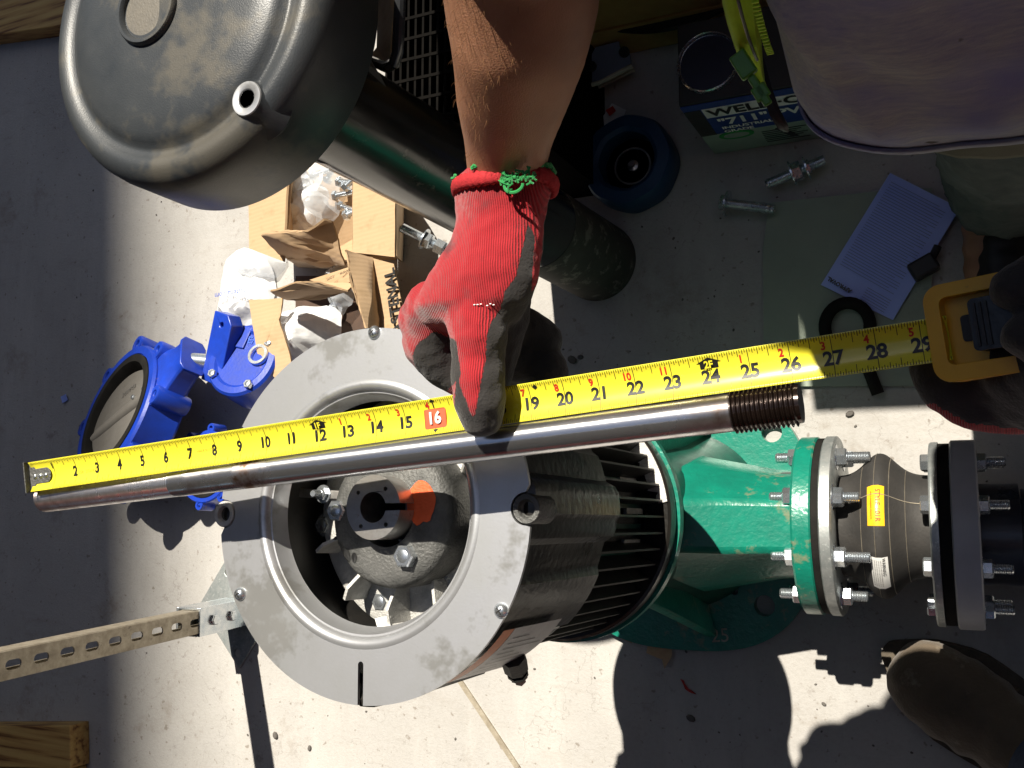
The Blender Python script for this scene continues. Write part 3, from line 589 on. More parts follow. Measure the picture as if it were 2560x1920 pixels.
# marker strokes on the flange
for px, py, rx, ry, an in ((868, 1342, .0065, .0018, .35), (875, 1357, .002, .002, 0), (893, 1372, .0045, .006, .3), (912, 1385, .0045, .006, .3), (933, 1392, .0028, .0045, -.2)):
    c = HM2.inverted() @ W(px, py, .84); b = B()
    R0 = math.hypot(c.x, c.y); vs = []
    for i in range(14):
        a = 2*math.pi*i/14; x = c.x+rx*math.cos(a)*math.cos(an)-ry*math.sin(a)*math.sin(an); y = c.y+rx*math.cos(a)*math.sin(an)+ry*math.sin(a)*math.cos(an); R_ = math.hypot(x, y)
        vs.append((x, y, np.interp(R_, [.0265, .036, .050, .0565, .060, .061], [-.026, -.0265, -.028, -.031, -.036, -.043])+.0007))
    b.add(vs, [tuple(range(14))], HM2); b.make('marker_mark', 'ink', pump, ang=0)
def onpump(px, py, z):      # point on the horizontal plane z below the face
    q = PM.inverted() @ W(px, py, .895+z); return PM @ T(q.x, q.y, ZT+z)
inst('hub_bolt', bolt_mesh(.0098, .0085, 0, False, False), onpump(1022, 1390, -.028), pump)
inst('hub_bolt', bolt_mesh(.0098, .0085, 0, False, False), onpump(850, 1277, -.034), pump)
# fan
FM = PM @ T(hq.x, hq.y, ZT-.080)
b = B(); b.ring([(.03, -.006), (.108, -.006), (.1085, .0), (.104, .002), (.06, .006), (.03, .012)], FM, 96); 
fan = b.make('fan_plate', 'alurough', pump, ang=40)
# cut look: only part of the plate is cast, with blades standing on it
bb = B(); n = 10; vs = []
prof = [(.052, .0), (.070, .0), (.086, .0), (.0965, .0)]
for i, (r, _) in enumerate(prof):
    hgt = (.010, .026, .036, .034)[i]; off = (0, .0015, .004, .007)[i]; th = .0024
    vs += [(r, off-th, .0), (r, off+th, 0), (r, off+th*.6, hgt), (r, off-th*.6, hgt)]
fs = [(i*4+j, i*4+(j+1) % 4, (i+1)*4+(j+1) % 4, (i+1)*4+j) for i in range(3) for j in range(4)]+[(0, 1, 2, 3), (15, 14, 13, 12)]
bb.add(vs, fs); bladem = local('blade', bb, 'alurough', 30)
for px, py in ((770, 1378), (868, 1500), (993, 1530), (1100, 1470), (1165, 1310), (1150, 1180), (1060, 1090), (940, 1060), (820, 1100), (760, 1210)):
    q = FM.inverted() @ W(px, py, .895-.065); a = math.atan2(q.y, q.x); inst('fan_blade', bladem, FM @ RZ(a), pump)
for px, py in ((960, 1503), (812, 1312), (1185, 1372)):
    inst('fan_bolt', bolt_mesh(.0085, .007, 0, False, True), onpump(px, py, -.083), pump)
b = B(); b.lathe([(0, -.115), (.115, -.115)], PM @ T(0, 0, ZT), 48); b.make('fan_well_floor', 'black', pump)
# small bracket with bolt visible in the well
m = onpump(800, 1235, -.05); b = B(); b.box(-.024, .022, -.004, .004, -.002, .002, m @ RZ(-.05)); b.make('bracket', 'steel', pump, ang=0, bevel=.001)
inst('bracket_bolt', bolt_mesh(.006, .005, .008), m @ T(.004, 0, .003), pump)
for px, py in ((965, 1558),):
    b = B(); m = onpump(px, py, -.05); b.add([(-.008, .004, 0), (.008, .007, 0), (.008, -.006, 0), (-.001, -.014, 0), (-.008, .004, .003), (.008, .007, .003), (.008, -.006, .003), (-.001, -.014, .003)], [(0,1,2,3),(7,6,5,4),(0,4,5,1),(1,5,6,2),(2,6,7,3),(3,7,4,0)], m); b.make('paper_chip', 'white', pump, ang=0)
# nameplate wrapped on the lower right of the housing and the drain plug
b = B(); NP = 14
def wrap(b, a0, a1, z0, z1, r, n=14):
    vs = []
    for i in range(n+1):
        a = a0+(a1-a0)*i/n
        for z in (z0, z1): vs.append((r*math.cos(a), r*math.sin(a), z))
    b.add(vs, [(2*i, 2*i+2, 2*i+3, 2*i+1) for i in range(n)], PM @ T(0, 0, ZT))
A0 = math.radians(-66)
wrap(b, A0, A0+.5, -.135, -.045, .1475); b.make('nameplate', 'label', pump, ang=60)
b = B(); wrap(b, A0, A0+.5, -.044, -.025, .1475); b.make('nameplate_stripe', 'orangel', pump, ang=60)
b = B()
for i in range(9):
    wrap(b, A0+.06+.045*i, A0+.065+.045*i, -.125+.02*(i % 3), -.055, .1479, 1)
b.make('nameplate_text', 'ink', pump, ang=60)
dr = W(1290, 1668, .76); dd = (W(1312, 1738, .72)-dr).normalized(); dm = fr(dr-dd*.02, dd, (1, 0, 0))
b = B(); b.lathe([(0, 0), (.0115, 0), (.0115, .02), (.0085, .021), (.0085, .027), (.010, .027), (.010, .031), (0, .031)], dm, 8); b.make('drain_plug', 'black', pump, ang=20)
b = B(); b.lathe([(.0085, .031), (.0085, .036), (.0055, .037), (.0055, .045), (0, .045)], dm, 6); b.make('plug_tip', mat('dark_red_plastic', (.16, .012, .012), .5), pump, ang=20)
# port bolts: hex heads on the green side, stud + nut on the steel side (nuts belong to the joint's ring)
for k in range(8):
    a = math.radians(22.5+45*k); m = FL(-.216) @ RZ(a) @ T(.098, 0, 0) @ RY(math.pi)
    inst('flange_bolt', bolt_mesh(.0125, .011, .016 if k in (0, 1, 2, 3, 6, 7) else 0), m, pump)

# ------------------------------------------------------------ rubber expansion joint
ej = thing('expansion_joint', (-.11, FY, 0), 'bulging black rubber pipe joint between pump flange and grey flange', 'pipe joint')
b = B(); b.ring([(.06, 0), (.118, 0), (.1205, .002), (.1205, .014), (.118, .016), (.06, .016)], FL(-.181), 96); b.make('backing_ring', 'zincd', ej, ang=40)
pf = []
L0, L1 = -.165, -.052
for i in range(33):
    t = i/32; z = (L1-L0)*t; r = .066+.030*math.exp(-((t-.46)/.23)**2); pf.append((r, z))
b = B(); b.lathe(pf, FL(L0), 80); b.make('rubber_bellows', 'joint', ej, ang=80)
for t in (.28, .43, .58, .74):
    z = (L1-L0)*t; r = .066+.030*math.exp(-((t-.46)/.23)**2); b = B(); b.ring([(r-.001, z-.0008), (r+.0007, z), (r-.001, z+.0008)], FL(L0), 80); b.make('mould_line', 'strut', ej, ang=0)
b = B(); pts = []
for i in range(30):
    t = i/29; z = (L1-L0)*t; r = .0665+.030*math.exp(-((t-.46)/.23)**2); pts.append(FL(L0) @ RZ(-.45) @ Vector((r, 0, z)))
pts = [p for p in pts]; b.tube(pts, .0006, 6); b.make('mould_seam', 'strut', ej)
def sticker(a0, a1, t0, t1, mt, name, txt=None):
    b = B(); vs = []; n = 16
    for i in range(n+1):
        a = a0+(a1-a0)*i/n
        for k in range(4):
            t = t0+(t1-t0)*k/3; r = .0668+.030*math.exp(-((t-.46)/.23)**2); vs.append((r*math.cos(a), r*math.sin(a), (L1-L0)*t))
    b.add(vs, [(i*4+k, i*4+k+1, i*4+k+5, i*4+k+4) for i in range(n) for k in range(3)], FL(L0)); o = b.make(name, mt, ej, ang=80)
    return o
# local x is up (angle 0), positive angle turns towards local y
sgn = 1 if (FL(0) @ Vector((0, 1, 0))).y - FY > 0 else -1
sticker(sgn*.58, sgn*.02, .36, .54, 'yell', 'yellow_sticker')
sticker(sgn*-.40, sgn*-.95, .37, .55, 'white', 'warning_sticker')
def stext(s, size, a_c, t_c, mt, flip=1):
    v, f = text(s, size); b = B(); vs = []
    for x, y, _ in v:
        t = t_c+(-y if flip > 0 else y)*-1/(L1-L0)*flip; r = .0672+.030*math.exp(-((t-.46)/.23)**2); a = sgn*(a_c-x/r*1.)
        vs.append((r*math.cos(a), r*math.sin(a), (L1-L0)*t))
    b.add(vs, f, FL(L0)); b.make('sticker_text', mt, ej, ang=0)
stext('STYLE 101R', .0085, .30, .47, 'redc'); stext('PROCO ENGINEERED PRODUCTS', .0024, .30, .40, 'redc')
stext('WARNING', .0055, -.55, .505, 'ink')
for k in range(5): stext('CAUTION DO NOT OVERTIGHTEN BOLTS OR USE', .0019, -.66, .475-.022*k, 'ink')
for k in range(8):
    a = math.radians(22.5+45*k); m = FL(-.165) @ RZ(a) @ T(.098, 0, .0008)
    inst('flange_nut', bolt_mesh(.0125, .013, .017 if k % 3 else .028), m, ej)
FL2 = lambda x: fr((x, W(2390, 1334, AXZ).y, AXZ), (1, 0, 0), (0, 0, 1))
b = B(); b.ring([(.06, 0), (.117, 0), (.1185, .002), (.1185, .010), (.06, .010)], FL2(-.052), 96); b.make('backing_ring', 'zincd', ej)
b = B(); b.ring([(.05, 0), (.1165, 0), (.1165, .013), (.05, .013)], FL2(-.0415), 96); b.make('rubber_face', 'rubber', ej)
for k in range(8):
    a = math.radians(22.5+45*k); inst('flange_bolt', bolt_mesh(.0115, .010), FL2(-.0525) @ RZ(a) @ T(.098, 0, 0) @ RY(math.pi), ej)
pp = thing('pipe', (.2, FL2(0).translation.y, 0), 'dark plastic pipe with thick grey flange at right edge', 'pipe')
b = B(); b.ring([(.05, 0), (.118, 0), (.1205, .002), (.1205, .029), (.1185, .031), (.05, .031)], FL2(-.028), 96); b.make('flange', 'greyfl', pp, ang=40)
b = B(); b.ring([(.05, 0), (.064, 0), (.064, .045), (.0575, .047), (.0575, 1.6), (.05, 1.6)], FL2(.003), 64); b.make('pipe_wall', mat('dark_grey_pvc', (.022, .026, .04), .3, 0, (.03, .034, .05), 15, coat=.2), pp, ang=40)
for k in range(8):
    a = math.radians(22.5+45*k); inst('flange_nut', bolt_mesh(.0115, .011, .020), FL2(.0035) @ RZ(a) @ T(.098, 0, 0), pp)
for x in (.5, 1.2):
    st = B(); st.box(x-.03, x+.03, FY-.05, FY+.05, 0, AXZ-.058); tag(st.make('pipe_block', 'wood', None, ang=0, bevel=.003), 'timber block under the pipe %s' % ('nearer the grey flange' if x < 1 else 'at its far end'), 'wood block')

# ------------------------------------------------------------ the second pump seen from above: domed cover on a black column
D0 = W(420, 12, .92)
dm_ = thing('covered_motor', W(1500, 690, 0), 'dark dusty domed motor cover on a slanting black column, top left', 'motor')
DM = fr(D0, (0, 0, 1), (1, 0, 0)) @ Matrix.Scale(1.13, 4)
lugpos = DM.inverted() @ W(622, 272, .93); la = math.atan2(lugpos.y, lugpos.x)
def dome_mod(a, z):
    return 1
prof = [(0, .004), (.05, .0035), (.09, .002), (.108, -.001), (.1155, -.005), (.119, -.0100), (.1225, -.0108), (.127, -.0085), (.133, -.0060), (.139, -.0075), (.1455, -.013), (.149, -.020), (.1505, -.03), (.1515, -.085), (.149, -.088), (.147, -.085), (.145, -.03), (.12, -.015), (0, -.012)]
b = B(); b.cap = False; b.lathe(prof[::-1], DM, 128); b.make('fan_cover', 'cover', dm_, ang=50)
bo = DM.inverted() @ W(348, 8, .935)
b = B(); b.ring([(.0265, .002), (.0325, .002), (.0325, .0065), (.031, .0085), (.0285, .0085), (.0265, .006)], DM @ T(bo.x, bo.y, 0), 64); b.make('emblem_ring', 'cover', dm_, ang=50)
b = B(); b.lathe([(.0268, .0035), (.02, .0038), (0, .0042)], DM @ T(bo.x, bo.y, 0), 48); b.make('emblem_disc', mat('tan_dusty_casting', (.15, .135, .11), .5, 0, (.09, .085, .075), 30, bump=.5, bscale=400), dm_, ang=50)
lm_ = DM @ RZ(la) @ T(min(.1275, math.hypot(lugpos.x, lugpos.y)), 0, -.0052)
b = B(); b.lathe([(.024, -.016), (.0185, -.009), (.0155, -.002), (.0143, .001)], lm_, 40); 
b.cap = False
bm_ = B(); bm_.ring([(.0075, -.05), (.027, -.022), (.0205, -.010), (.0155, -.0025), (.0142, .0012), (.0075, .0012)], lm_, 40); bm_.make('lug', 'cover', dm_, ang=50)
b = B(); b.ring([(.0077, -.006), (.0143, .001), (.0138, .0022), (.0085, .0022), (.0074, .001)], lm_, 40); b.make('lug_face', 'alu', dm_, ang=50)
b = B(); b.lathe([(0, .0008), (.0074, .0008)], lm_ @ T(0, 0, -.0), 24); 
b = B(); b.lathe([(0, .0016), (.0068, .0016)], lm_, 24); b.make('lug_bore', 'black', dm_, ang=0)
CT = W(650, 168, .885); CB = W(1495, 655, 0)
n_ = 24; pts = [CT.lerp(CB, i/n_) for i in range(n_+1)]
b = B(); b.tube(pts, [.055+(.069-.055)*i/n_ for i in range(n_+1)], 64); b.make('column', 'column', dm_, ang=50)
b = B(); b.tube([CB.lerp(CT, .0), CB.lerp(CT, .30)], [.0695, .0653], 64); b.make('column_foot', mat('dusty_pipe_end', (.028, .026, .023), .8, 0, (.06, .055, .048), 26, bump=.5, speck=(.15, .14, .12), sscale=40, sthr=.55), dm_)
b = B(); b.tube([D0+Vector((0, 0, -.07)), D0+Vector((.03, -.02, -.16)), CT+Vector((.02, -.01, -.10))], [.10, .09, .055], 48); b.make('motor_body', 'black', dm_)

# grille, cardboard and channel beside the column
gz = .52
ga = W(1000, 330, gz); gb_ = W(1300, 330, gz)
gr = thing('black_grating', (ga.x+.1, ga.y+.2, 0), 'black slotted grating box between the domed cover and the bare forearm', 'grating')
x0 = W(965, 200, gz).x; x1 = W(1290, 200, gz).x; y0 = W(1150, 330, gz).y-.03; y1 = y0+.6
b = B(); b.box(x0, x1, y0, y1, gz-.10, gz-.0125); b.box(x0, x0+.12, y0+.1, y1, 0, gz-.1); b.make('box_body', mat('matt_black_interior', (.004, .004, .004), .95, bump=0, spec=.02), gr, ang=0)
brm = B(); brm.box(-.0016, .0016, 0, y1-y0, -.012, 0); brm = local('bar', brm, 'grille', 0)
k = int((x1-x0)/.011)
for i in range(k+1): inst('bar', brm, T(x0+i*(x1-x0)/k, y0, gz), gr)
crm = B(); crm.box(0, x1-x0, -.002, .002, -.010, .001); crm = local('cross_bar', crm, 'grille', 0)
for i in range(22): inst('cross_bar', crm, T(x0, y0+i*(y1-y0)/21, gz), gr)
random.seed(3)
for i in range(46):
    x = x0+.01+random.random()*.13; y = y0+.1+random.random()*.4
    pass
cbt = thing('cardboard_strip', W(960, 100, .74), 'narrow upright cardboard strip held in a black rubber channel', 'cardboard')
sheet('board', [W(946, -160, .80), W(992, -160, .80), W(986, 40, .76), W(977, 168, .74), W(924, 150, .72), W(946, 120, .72), W(948, 40, .74)], ['card', 'cardd'], cbt, .004, 2, .001)
b = B(); pts = [W(1003, -160, .80), W(1000, 0, .78), W(997, 75, .765), W(994, 130, .755), W(986, 158, .75), W(968, 168, .745), W(940, 158, .74), W(905, 140, .735)]
b.tube(pts, [.004, .006, .0065, .0065, .0065, .0062, .0055, .004], 10); b.make('channel', mat('glossy_black_rubber', (.04, .042, .045), .2, 0, coat=.5, bump=.3, bscale=80), cbt)

# ------------------------------------------------------------ blue butterfly valves
def make_valve(C0, nrm, xdir, sc, label, op=True):
    vr = thing('butterfly_valve', C0, label, 'valve'); VM = fr(C0, nrm, xdir) @ Matrix.Scale(sc, 4)
    h = .030
    b = B(); b.ring([(.088, -h), (.112, -h), (.115, -h+.004), (.113, 0), (.1135, h-.004), (.110, h), (.0985, h), (.0975, h-.003), (.088, h-.003)], VM, 96); b.make('body', 'bluep', vr, ang=40)
    b = B(); b.ring([(.084, -h-.002), (.0965, -h-.002), (.0968, h+.0008), (.094, h+.002), (.0845, h+.001), (.081, h-.008), (.080, 0), (.081, -h+.006)], VM, 96); b.make('rubber_seat', 'rubber', vr, ang=50)
    dmx = VM @ T(0, 0, .013) @ RY(.10)
    b = B(); b.lathe([(0, -.004), (.0775, -.0025), (.080, 0), (.0775, .0025), (0, .004)], dmx, 80); b.make('disc', 'disc', vr, ang=50)
    b = B(); b.tube([dmx @ Vector((-.079, 0, 0)), dmx @ Vector((-.06, 0, 0)), dmx @ Vector((.06, 0, 0)), dmx @ Vector((.079, 0, 0))], [.006*sc, .0095*sc, .0115*sc, .0115*sc], 28); b.make('disc_stem', 'disc', vr, ang=50)
    for x in (.038, .064): inst('stem_screw', bolt_mesh(.0042, .004, 0, False, False), dmx @ T(x, .004, .0105) @ Matrix.Scale(1, 4), vr)
    v, f = text('200PSI', .013); b = B(); b.add([(x, y, .0006) for x, y, _ in v], f, dmx @ T(.012, .040, .0042) @ RZ(.0)); b.make('cast_letters', 'steel', vr, ang=0)
    for k in range(8):
        a = math.radians(22.5+45*k); m = VM @ RZ(a) @ T(.121, 0, 0)
        b = B(); b.ring([(.0065, -h+.002), (.0145, -h+.002), (.0155, -h+.005), (.0155, h-.006), (.014, h-.003), (.0078, h-.003), (.0065, h-.005)], m, 28)
        b.box(-.02, 0, -.015, .015, -h+.003, h-.005, m); b.make('lug', 'bluep', vr, ang=35)
        b = B(); b.lathe([(0, h-.012), (.0068, h-.012)], m, 18); b.make('lug_hole', 'brown', vr, ang=0)
    # neck
    b = B(); vs = []
    for (x, w_, t) in ((.105, .055, .024), (.125, .042, .022), (.15, .030, .02), (.165, .028, .02), (.172, .035, .022)):
        vs += [(x, -w_, -t*.7), (x, -w_*.7, -t), (x, w_*.7, -t), (x, w_, -t*.7), (x, w_, t*.7), (x, w_*.7, t), (x, -w_*.7, t), (x, -w_, t*.7)]
    b.add(vs, [(i*8+j, i*8+(j+1) % 8, (i+1)*8+(j+1) % 8, (i+1)*8+j) for i in range(4) for j in range(8)]+[tuple(range(8))[::-1], tuple(range(32, 40))], VM); b.make('neck', 'bluep', vr, ang=40, bevel=.003)
    return vr, VM
v1, VM1 = make_valve(W(330, 1044, .110), (-.36, .34, 1), (.93, .52, .1), 1.30, 'larger blue butterfly valve with grey disc and gear operator, behind the tape')
# gear operator drum on valve one
gC = W(614, 905, .12); GM = fr(gC, (.12, .30, .95), (1, .1, 0)) @ Matrix.Scale(1.08, 4)
b = B(); b.lathe([(.062, -.065), (.068, -.058), (.070, -.02), (.070, .008), (.066, .013), (.055, .014), (.050, .010), (.030, .010), (0, .010)], GM, 72); b.make('gear_housing', 'bluep', v1, ang=35)
for k in range(4):
    a = math.radians(-10+90*k+35); inst('cover_bolt', bolt_mesh(.0085, .007, 0, False, False), GM @ RZ(a) @ T(.0585, 0, .0135), v1)
b = B(); b.ring([(.013, .010), (.020, .010), (.020, .016), (.019, .018), (.014, .018)], GM @ T(.034, .004, 0), 40); b.make('indicator_ring', 'zinc', v1)
def arct(s, size, R, a_c, Mx, zoff, mt, parent, flip=1):
    v, f = text(s, size, .0004); b = B(); b.add([((R+y)*math.cos(a_c-x/R), (R+y)*math.sin(a_c-x/R), zoff) for x, y, _ in v], f, Mx); b.make('cast_letters', mt, parent, ang=0)
arct('OPEN', .019, .038, math.radians(84), GM, .0114, mat('worn_raised_blue', (.05, .13, .62), .3), v1)  # letters are flat; lighter blue stands in for their lit relief
b = B(); b.box(-.012, .012, -.022, .022, -.0001, .004, GM @ T(-.006, .045, .010) @ RZ(-.3)); b.make('stop_pad', 'bluep', v1, ang=0, bevel=.002)
# flat bracket pad at the left of the drum
bm2 = fr(W(548, 874, .135), (-.15, -.06, 1), (.34, 1, 0)) @ Matrix.Scale(1.08, 4)
b = B(); hl = [circ(.0048, 16, -.045, 0)[::-1], circ(.0048, 16, .045, 0)[::-1]]
b.plate([(-.062, -.026), (.050, -.026), (.066, -.012), (.066, .026), (-.062, .026)], hl, -.022, .006, bm2); b.make('mounting_pad', 'bluep', v1, ang=20, bevel=.002)
for x in (-.045, .045): b = B(); b.lathe([(0, -.006), (.0047, -.006)], bm2 @ T(x, 0, 0), 16); b.make('pad_hole', 'brown', v1, ang=0)
b = B(); a_ = VM1 @ Vector((.16, 0, 0)); b.tube([a_, gC+Vector((-.03, -.0, -.04))], [.016, .016], 20); b.make('operator_stem', 'zinc', v1)
v2, VM2 = make_valve(W(528, 1168, .07), (-.05, .05, 1), (.9, -.5, 0), .64, 'second blue butterfly valve lying mostly hidden below tape and rod')

# ------------------------------------------------------------ strut post
sb = W(607, 1531, .02); stp = W(0, 1668, .592); sd = (stp-sb).normalized()
post = thing('strut_post', W(600, 1550, 0), 'slotted gold-zinc channel post bolted into a diamond base plate', 'post')
SM = fr(sb, sd, (1, 0, 0))
slots = []
for k in range(-1, 14):
    z = .145+k*.0508
    # first slot near px 479
    s_ = [(.014*0+.0072*math.cos(t)+(.0072 if math.cos(t) >= 0 else -.0072)*0, 0) for t in (0,)]
    pts = [(z+.007+.0070*math.cos(math.radians(a)), .0070*math.sin(math.radians(a))) for a in range(-90, 91, 30)]+[(z-.007+.0070*math.cos(math.radians(a)), .0070*math.sin(math.radians(a))) for a in range(90, 271, 30)]
    if k >= 0: slots.append(pts[::-1])
b = B(); Lp = .9
b.plate([(.03, -.0207), (Lp, -.0207), (Lp, .0207), (.03, .0207)], slots, -.0026, 0, SM @ Matrix(((0,0,1,0),(0,1,0,0),(1,0,0,0),(0,0,0,1))) if False else fr(sb, SM.to_3x3() @ Vector((1, 0, 0)), sd))
m_ = fr(sb, SM.to_3x3() @ Vector((1, 0, 0)), sd)
for sg in (-1, 1):
    b.box(.03, Lp, min(sg*.0207, sg*.0181), max(sg*.0207, sg*.0181), -.041, -.0026, m_)
    b.box(.03, Lp, min(sg*.0181, sg*.0115), max(sg*.0181, sg*.0115), -.041, -.0386, m_)
b.make('channel', 'strut', post, ang=0, bevel=.0008)
c1, c2, c3 = W(568, 1392, .006), W(498, 1512, .006), W(597, 1672, .006); c4 = c1+c3-c2
u = (c1-c2); ul = u.length; m_ = fr(c2, (0, 0, 1), u); c3l = m_.inverted() @ c3
out = [(0, 0), (ul, 0), (ul+c3l.x, c3l.y), (c3l.x, c3l.y)]
if c3l.y < 0: out = out[::-1]
hl = []
for px, py in ((570, 1430), (592, 1633), (520, 1512)):
    q = m_.inverted() @ W(px, py, .006)
    if px != 520: hl.append(circ(.009, 20, q.x, q.y))
b = B(); b.plate(out, hl, -.006, 0, m_); b.make('base_plate', 'zincd', post, ang=0, bevel=.001)
fm = fr(W(612, 1529, .006), sd, (1, 0, 0)); fh = .150
for (xa, xb, ya, yb) in ((.004, .0085, -.0265, .0265), (-.046, -.0415, -.0265, .0265), (-.0413, .0038, .0222, .0265), (-.0413, .0038, -.0265, -.0222)):
    b = B(); b.box(xa, xb, ya, yb, 0, fh, fm); b.make('socket_plate', 'zinc', post, ang=0, bevel=.001)
for z in (.055, .110): inst('post_bolt', bolt_mesh(.0105, .007, 0, False, False), fm @ T(.0087, 0, z) @ RY(math.pi/2), post)

# ------------------------------------------------------------ cardboard boxes and bags
def quadbox(): pass
bA = thing('cardboard_box', W(800, 560, 0), 'open cardboard box full of bagged bolts, below the black column', 'box')
sheet('side_panel', [W(622, 470, .13), W(632, 380, .13), W(732, 385, .13), W(712, 655, .13), W(625, 622, .13)], ['card', 'cardd'], bA, .004, 3, .003, seed=1)
sheet('side_wall', [W(725, 395, .135), W(712, 600, .135), W(745, 625, .0), W(760, 420, .0)], ['card', 'cardd'], bA, .004, 3, .002, seed=2)
sheet('flap', [W(885, 440, .14), W(990, 440, .14), W(988, 643, .14), W(883, 632, .14)], ['card', 'cardd'], bA, .004, 6, .003, seed=3)
sheet('side_wall', [W(884, 445, .138), W(884, 630, .138), W(915, 650, .0), W(915, 470, .0)], ['card', 'cardd'], bA, .004, 3, .002, seed=4)
sheet('side_wall', [W(989, 445, .138), W(987, 640, .138), W(1005, 655, .0), W(1010, 470, .0)], ['card', 'cardd'], bA, .004, 3, .002, seed=5)
sheet('torn_flap', [W(654, 587, .20), W(720, 575, .20), W(758, 578, .20), W(810, 556, .215), W(830, 560, .20), W(855, 630, .155), W(868, 655, .14), W(800, 665, .11), W(710, 640, .12)], ['card', 'cardd'], bA, .004, 4, .010, 22, seed=6)
sheet('end_wall', [W(712, 640, .12), W(868, 656, .12), W(890, 680, .0), W(745, 665, .0)], ['card', 'cardd'], bA, .004, 3, .004, seed=7)
sheet('box_floor', [W(740, 400, .004), W(990, 440, .004), W(990, 650, .004), W(740, 650, .004)], ['card', 'cardd'], bA, .003, 2, .0, seed=8)
bB = thing('cardboard_box', W(850, 790, 0), 'torn-open cardboard box with printed side, just above the aluminium ring', 'box')
sheet('side_panel', [W(623, 750, .12), W(705, 745, .12), W(700, 800, .12), W(725, 880, .12), W(735, 930, .12), W(690, 945, .12), W(650, 905, .12)], ['card', 'cardd'], bB, .004, 4, .006, seed=11)
sheet('curled_flap', [W(676, 728, .19), W(740, 705, .205), W(800, 705, .21), W(870, 728, .20), W(885, 712, .19), W(860, 730, .15), W(800, 752, .13), W(718, 748, .13)], ['card', 'cardd'], bB, .004, 4, .006, seed=12)
sheet('inner_flap', [W(775, 700, .15), W(875, 668, .17), W(878, 705, .17), W(850, 722, .16)], ['card', 'cardd'], bB, .004, 3, .004, seed=13)
sheet('tall_flap', [W(862, 626, .215), W(878, 690, .215), W(895, 760, .21), W(918, 830, .205), W(945, 822, .15), W(944, 760, .15), W(935, 700, .155), W(930, 645, .16)], ['card', 'cardd'], bB, .004, 4, .006, seed=14)
pr_ = [W(930, 645, .16), W(985, 660, .15), W(998, 720, .145), W(1020, 830, .14), W(945, 822, .15), W(944, 760, .152), W(936, 700, .155)]
sheet('printed_panel', pr_, ['card', 'cardd'], bB, .004, 4, .002, seed=15)
v, f = text('FASTENAL', .030, .0008, sx=.95); ta = W(1003, 860, .1525); tb_ = W(972, 665, .1565); b = B(); b.add(v, f, fr((ta+tb_)/2+Vector((0, 0, .0015)), (0, 0, 1), tb_-ta)); b.make('printed_text', 'ink', bB, ang=0)
v, f = text('www.   .com', .010); b = B(); b.add(v, f, fr(W(845, 688, .175), (0, -.2, 1), (-1, -.25, 0))); b.make('printed_text', 'ink', bB, ang=0)
sheet('box_floor', [W(740, 690, .02), W(930, 690, .02), W(940, 850, .02), W(740, 850, .02)], ['brown', 'cardd'], bB, .003, 2, .0, seed=16)
sheet('side_wall', [W(930, 645, .155), W(945, 830, .155), W(960, 860, 0), W(950, 680, 0)], ['card', 'cardd'], bB, .004, 2, .002, seed=17)
b = B(); b.ring([(.009, 0), (.017, 0), (.017, .003), (.009, .003)], fr(W(838, 777, .035), (.1, .1, 1)), 36); b.make('flat_washer', 'zinc', bB)
tag(bpy.data.objects[b and 'flat_washer'], None)
def bag(px, py, z0, rx, ry, h, mt, label, seed, n=17, name='plastic_bag', txt=None):
    c = W(px, py, z0); t = thing(name, c, label, 'bag'); vs = []; fs = []
    for j in range(n+1):
        for i in range(n*2):
            a = 2*math.pi*i/(n*2); r = j/n
            e = 1+.25*noise.noise(Vector((math.cos(a)*1.6, math.sin(a)*1.6, seed)))+.10*noise.noise(Vector((math.cos(a)*5, math.sin(a)*5, seed)))
            x = rx*r*e*math.cos(a); y = ry*r*e*math.sin(a); p = Vector((x, y, seed*.37))
            rid = 1-abs(noise.noise(p*28))*2; rid2 = 1-abs(noise.noise(p*70))*2
            z = h*(1-r**2.2)*(.75+.5*noise.noise(p*14))+rid*.012*(1-r*.4)+rid2*.004
            vs.append((c.x+x, c.y+y, max(.004, c.z+z if z0 > 0 else z)))
    k = n*2
    for j in range(n):
        for i in range(k): fs.append((j*k+i, j*k+(i+1) % k, (j+1)*k+(i+1) % k, (j+1)*k+i))
    b = B(); b.add(vs, fs); b.make('film', mt, t, ang=24)
    if txt:
        s, size, off, rot, tm = txt; v, f = text(s, size); b = B(); b.add(v, f, T(c.x+off[0], c.y+off[1], c.z+off[2]) @ RZ(rot)); b.make('printed_text', tm, t, ang=0)
    return t
bag(800, 465, .05, .085, .085, .06, 'clearbag', 'clear plastic bag of bolts inside the upper cardboard box', 1)
bag(765, 520, .05, .055, .06, .07, 'bag', 'white plastic bag at the left inside the upper cardboard box', 2)
bag(618, 735, 0, .078, .092, .05, 'bag', 'white plastic bag with blue print lying left of the boxes', 5, txt=('fastenal.com', .016, (.012, -.012, .066), math.pi+.05, 'blueink'))
bag(655, 668, 0, .06, .04, .05, 'clearbag', 'small clear crumpled bag between the two boxes at left', 9)
bag(770, 830, .05, .085, .060, .06, 'bag', 'crumpled white bag spilling from the lower cardboard box', 7)
bag(860, 720, .04, .03, .05, .05, 'clearbag', 'small clear bag inside the lower cardboard box', 12)
b = B()
for i, (px, py, an) in enumerate(((820, 430, .3), (845, 455, -.2), (860, 470, .5), (835, 490, 0), (850, 515, -.4), (862, 540, .2), (815, 455, .9), (780, 440, .1))):
    m = fr(W(px, py, .07+.008*(i % 3)), (math.cos(an), math.sin(an), .1), (0, 0, 1)); t = thing('bagged_bolt', m.translation, 'zinc bolt in the clear bag inside the upper cardboard box', 'bolt', 'bolts in the clear bag'); inst('bolt_body', bolt_mesh(.010, .009, .06, False, False), m, t)

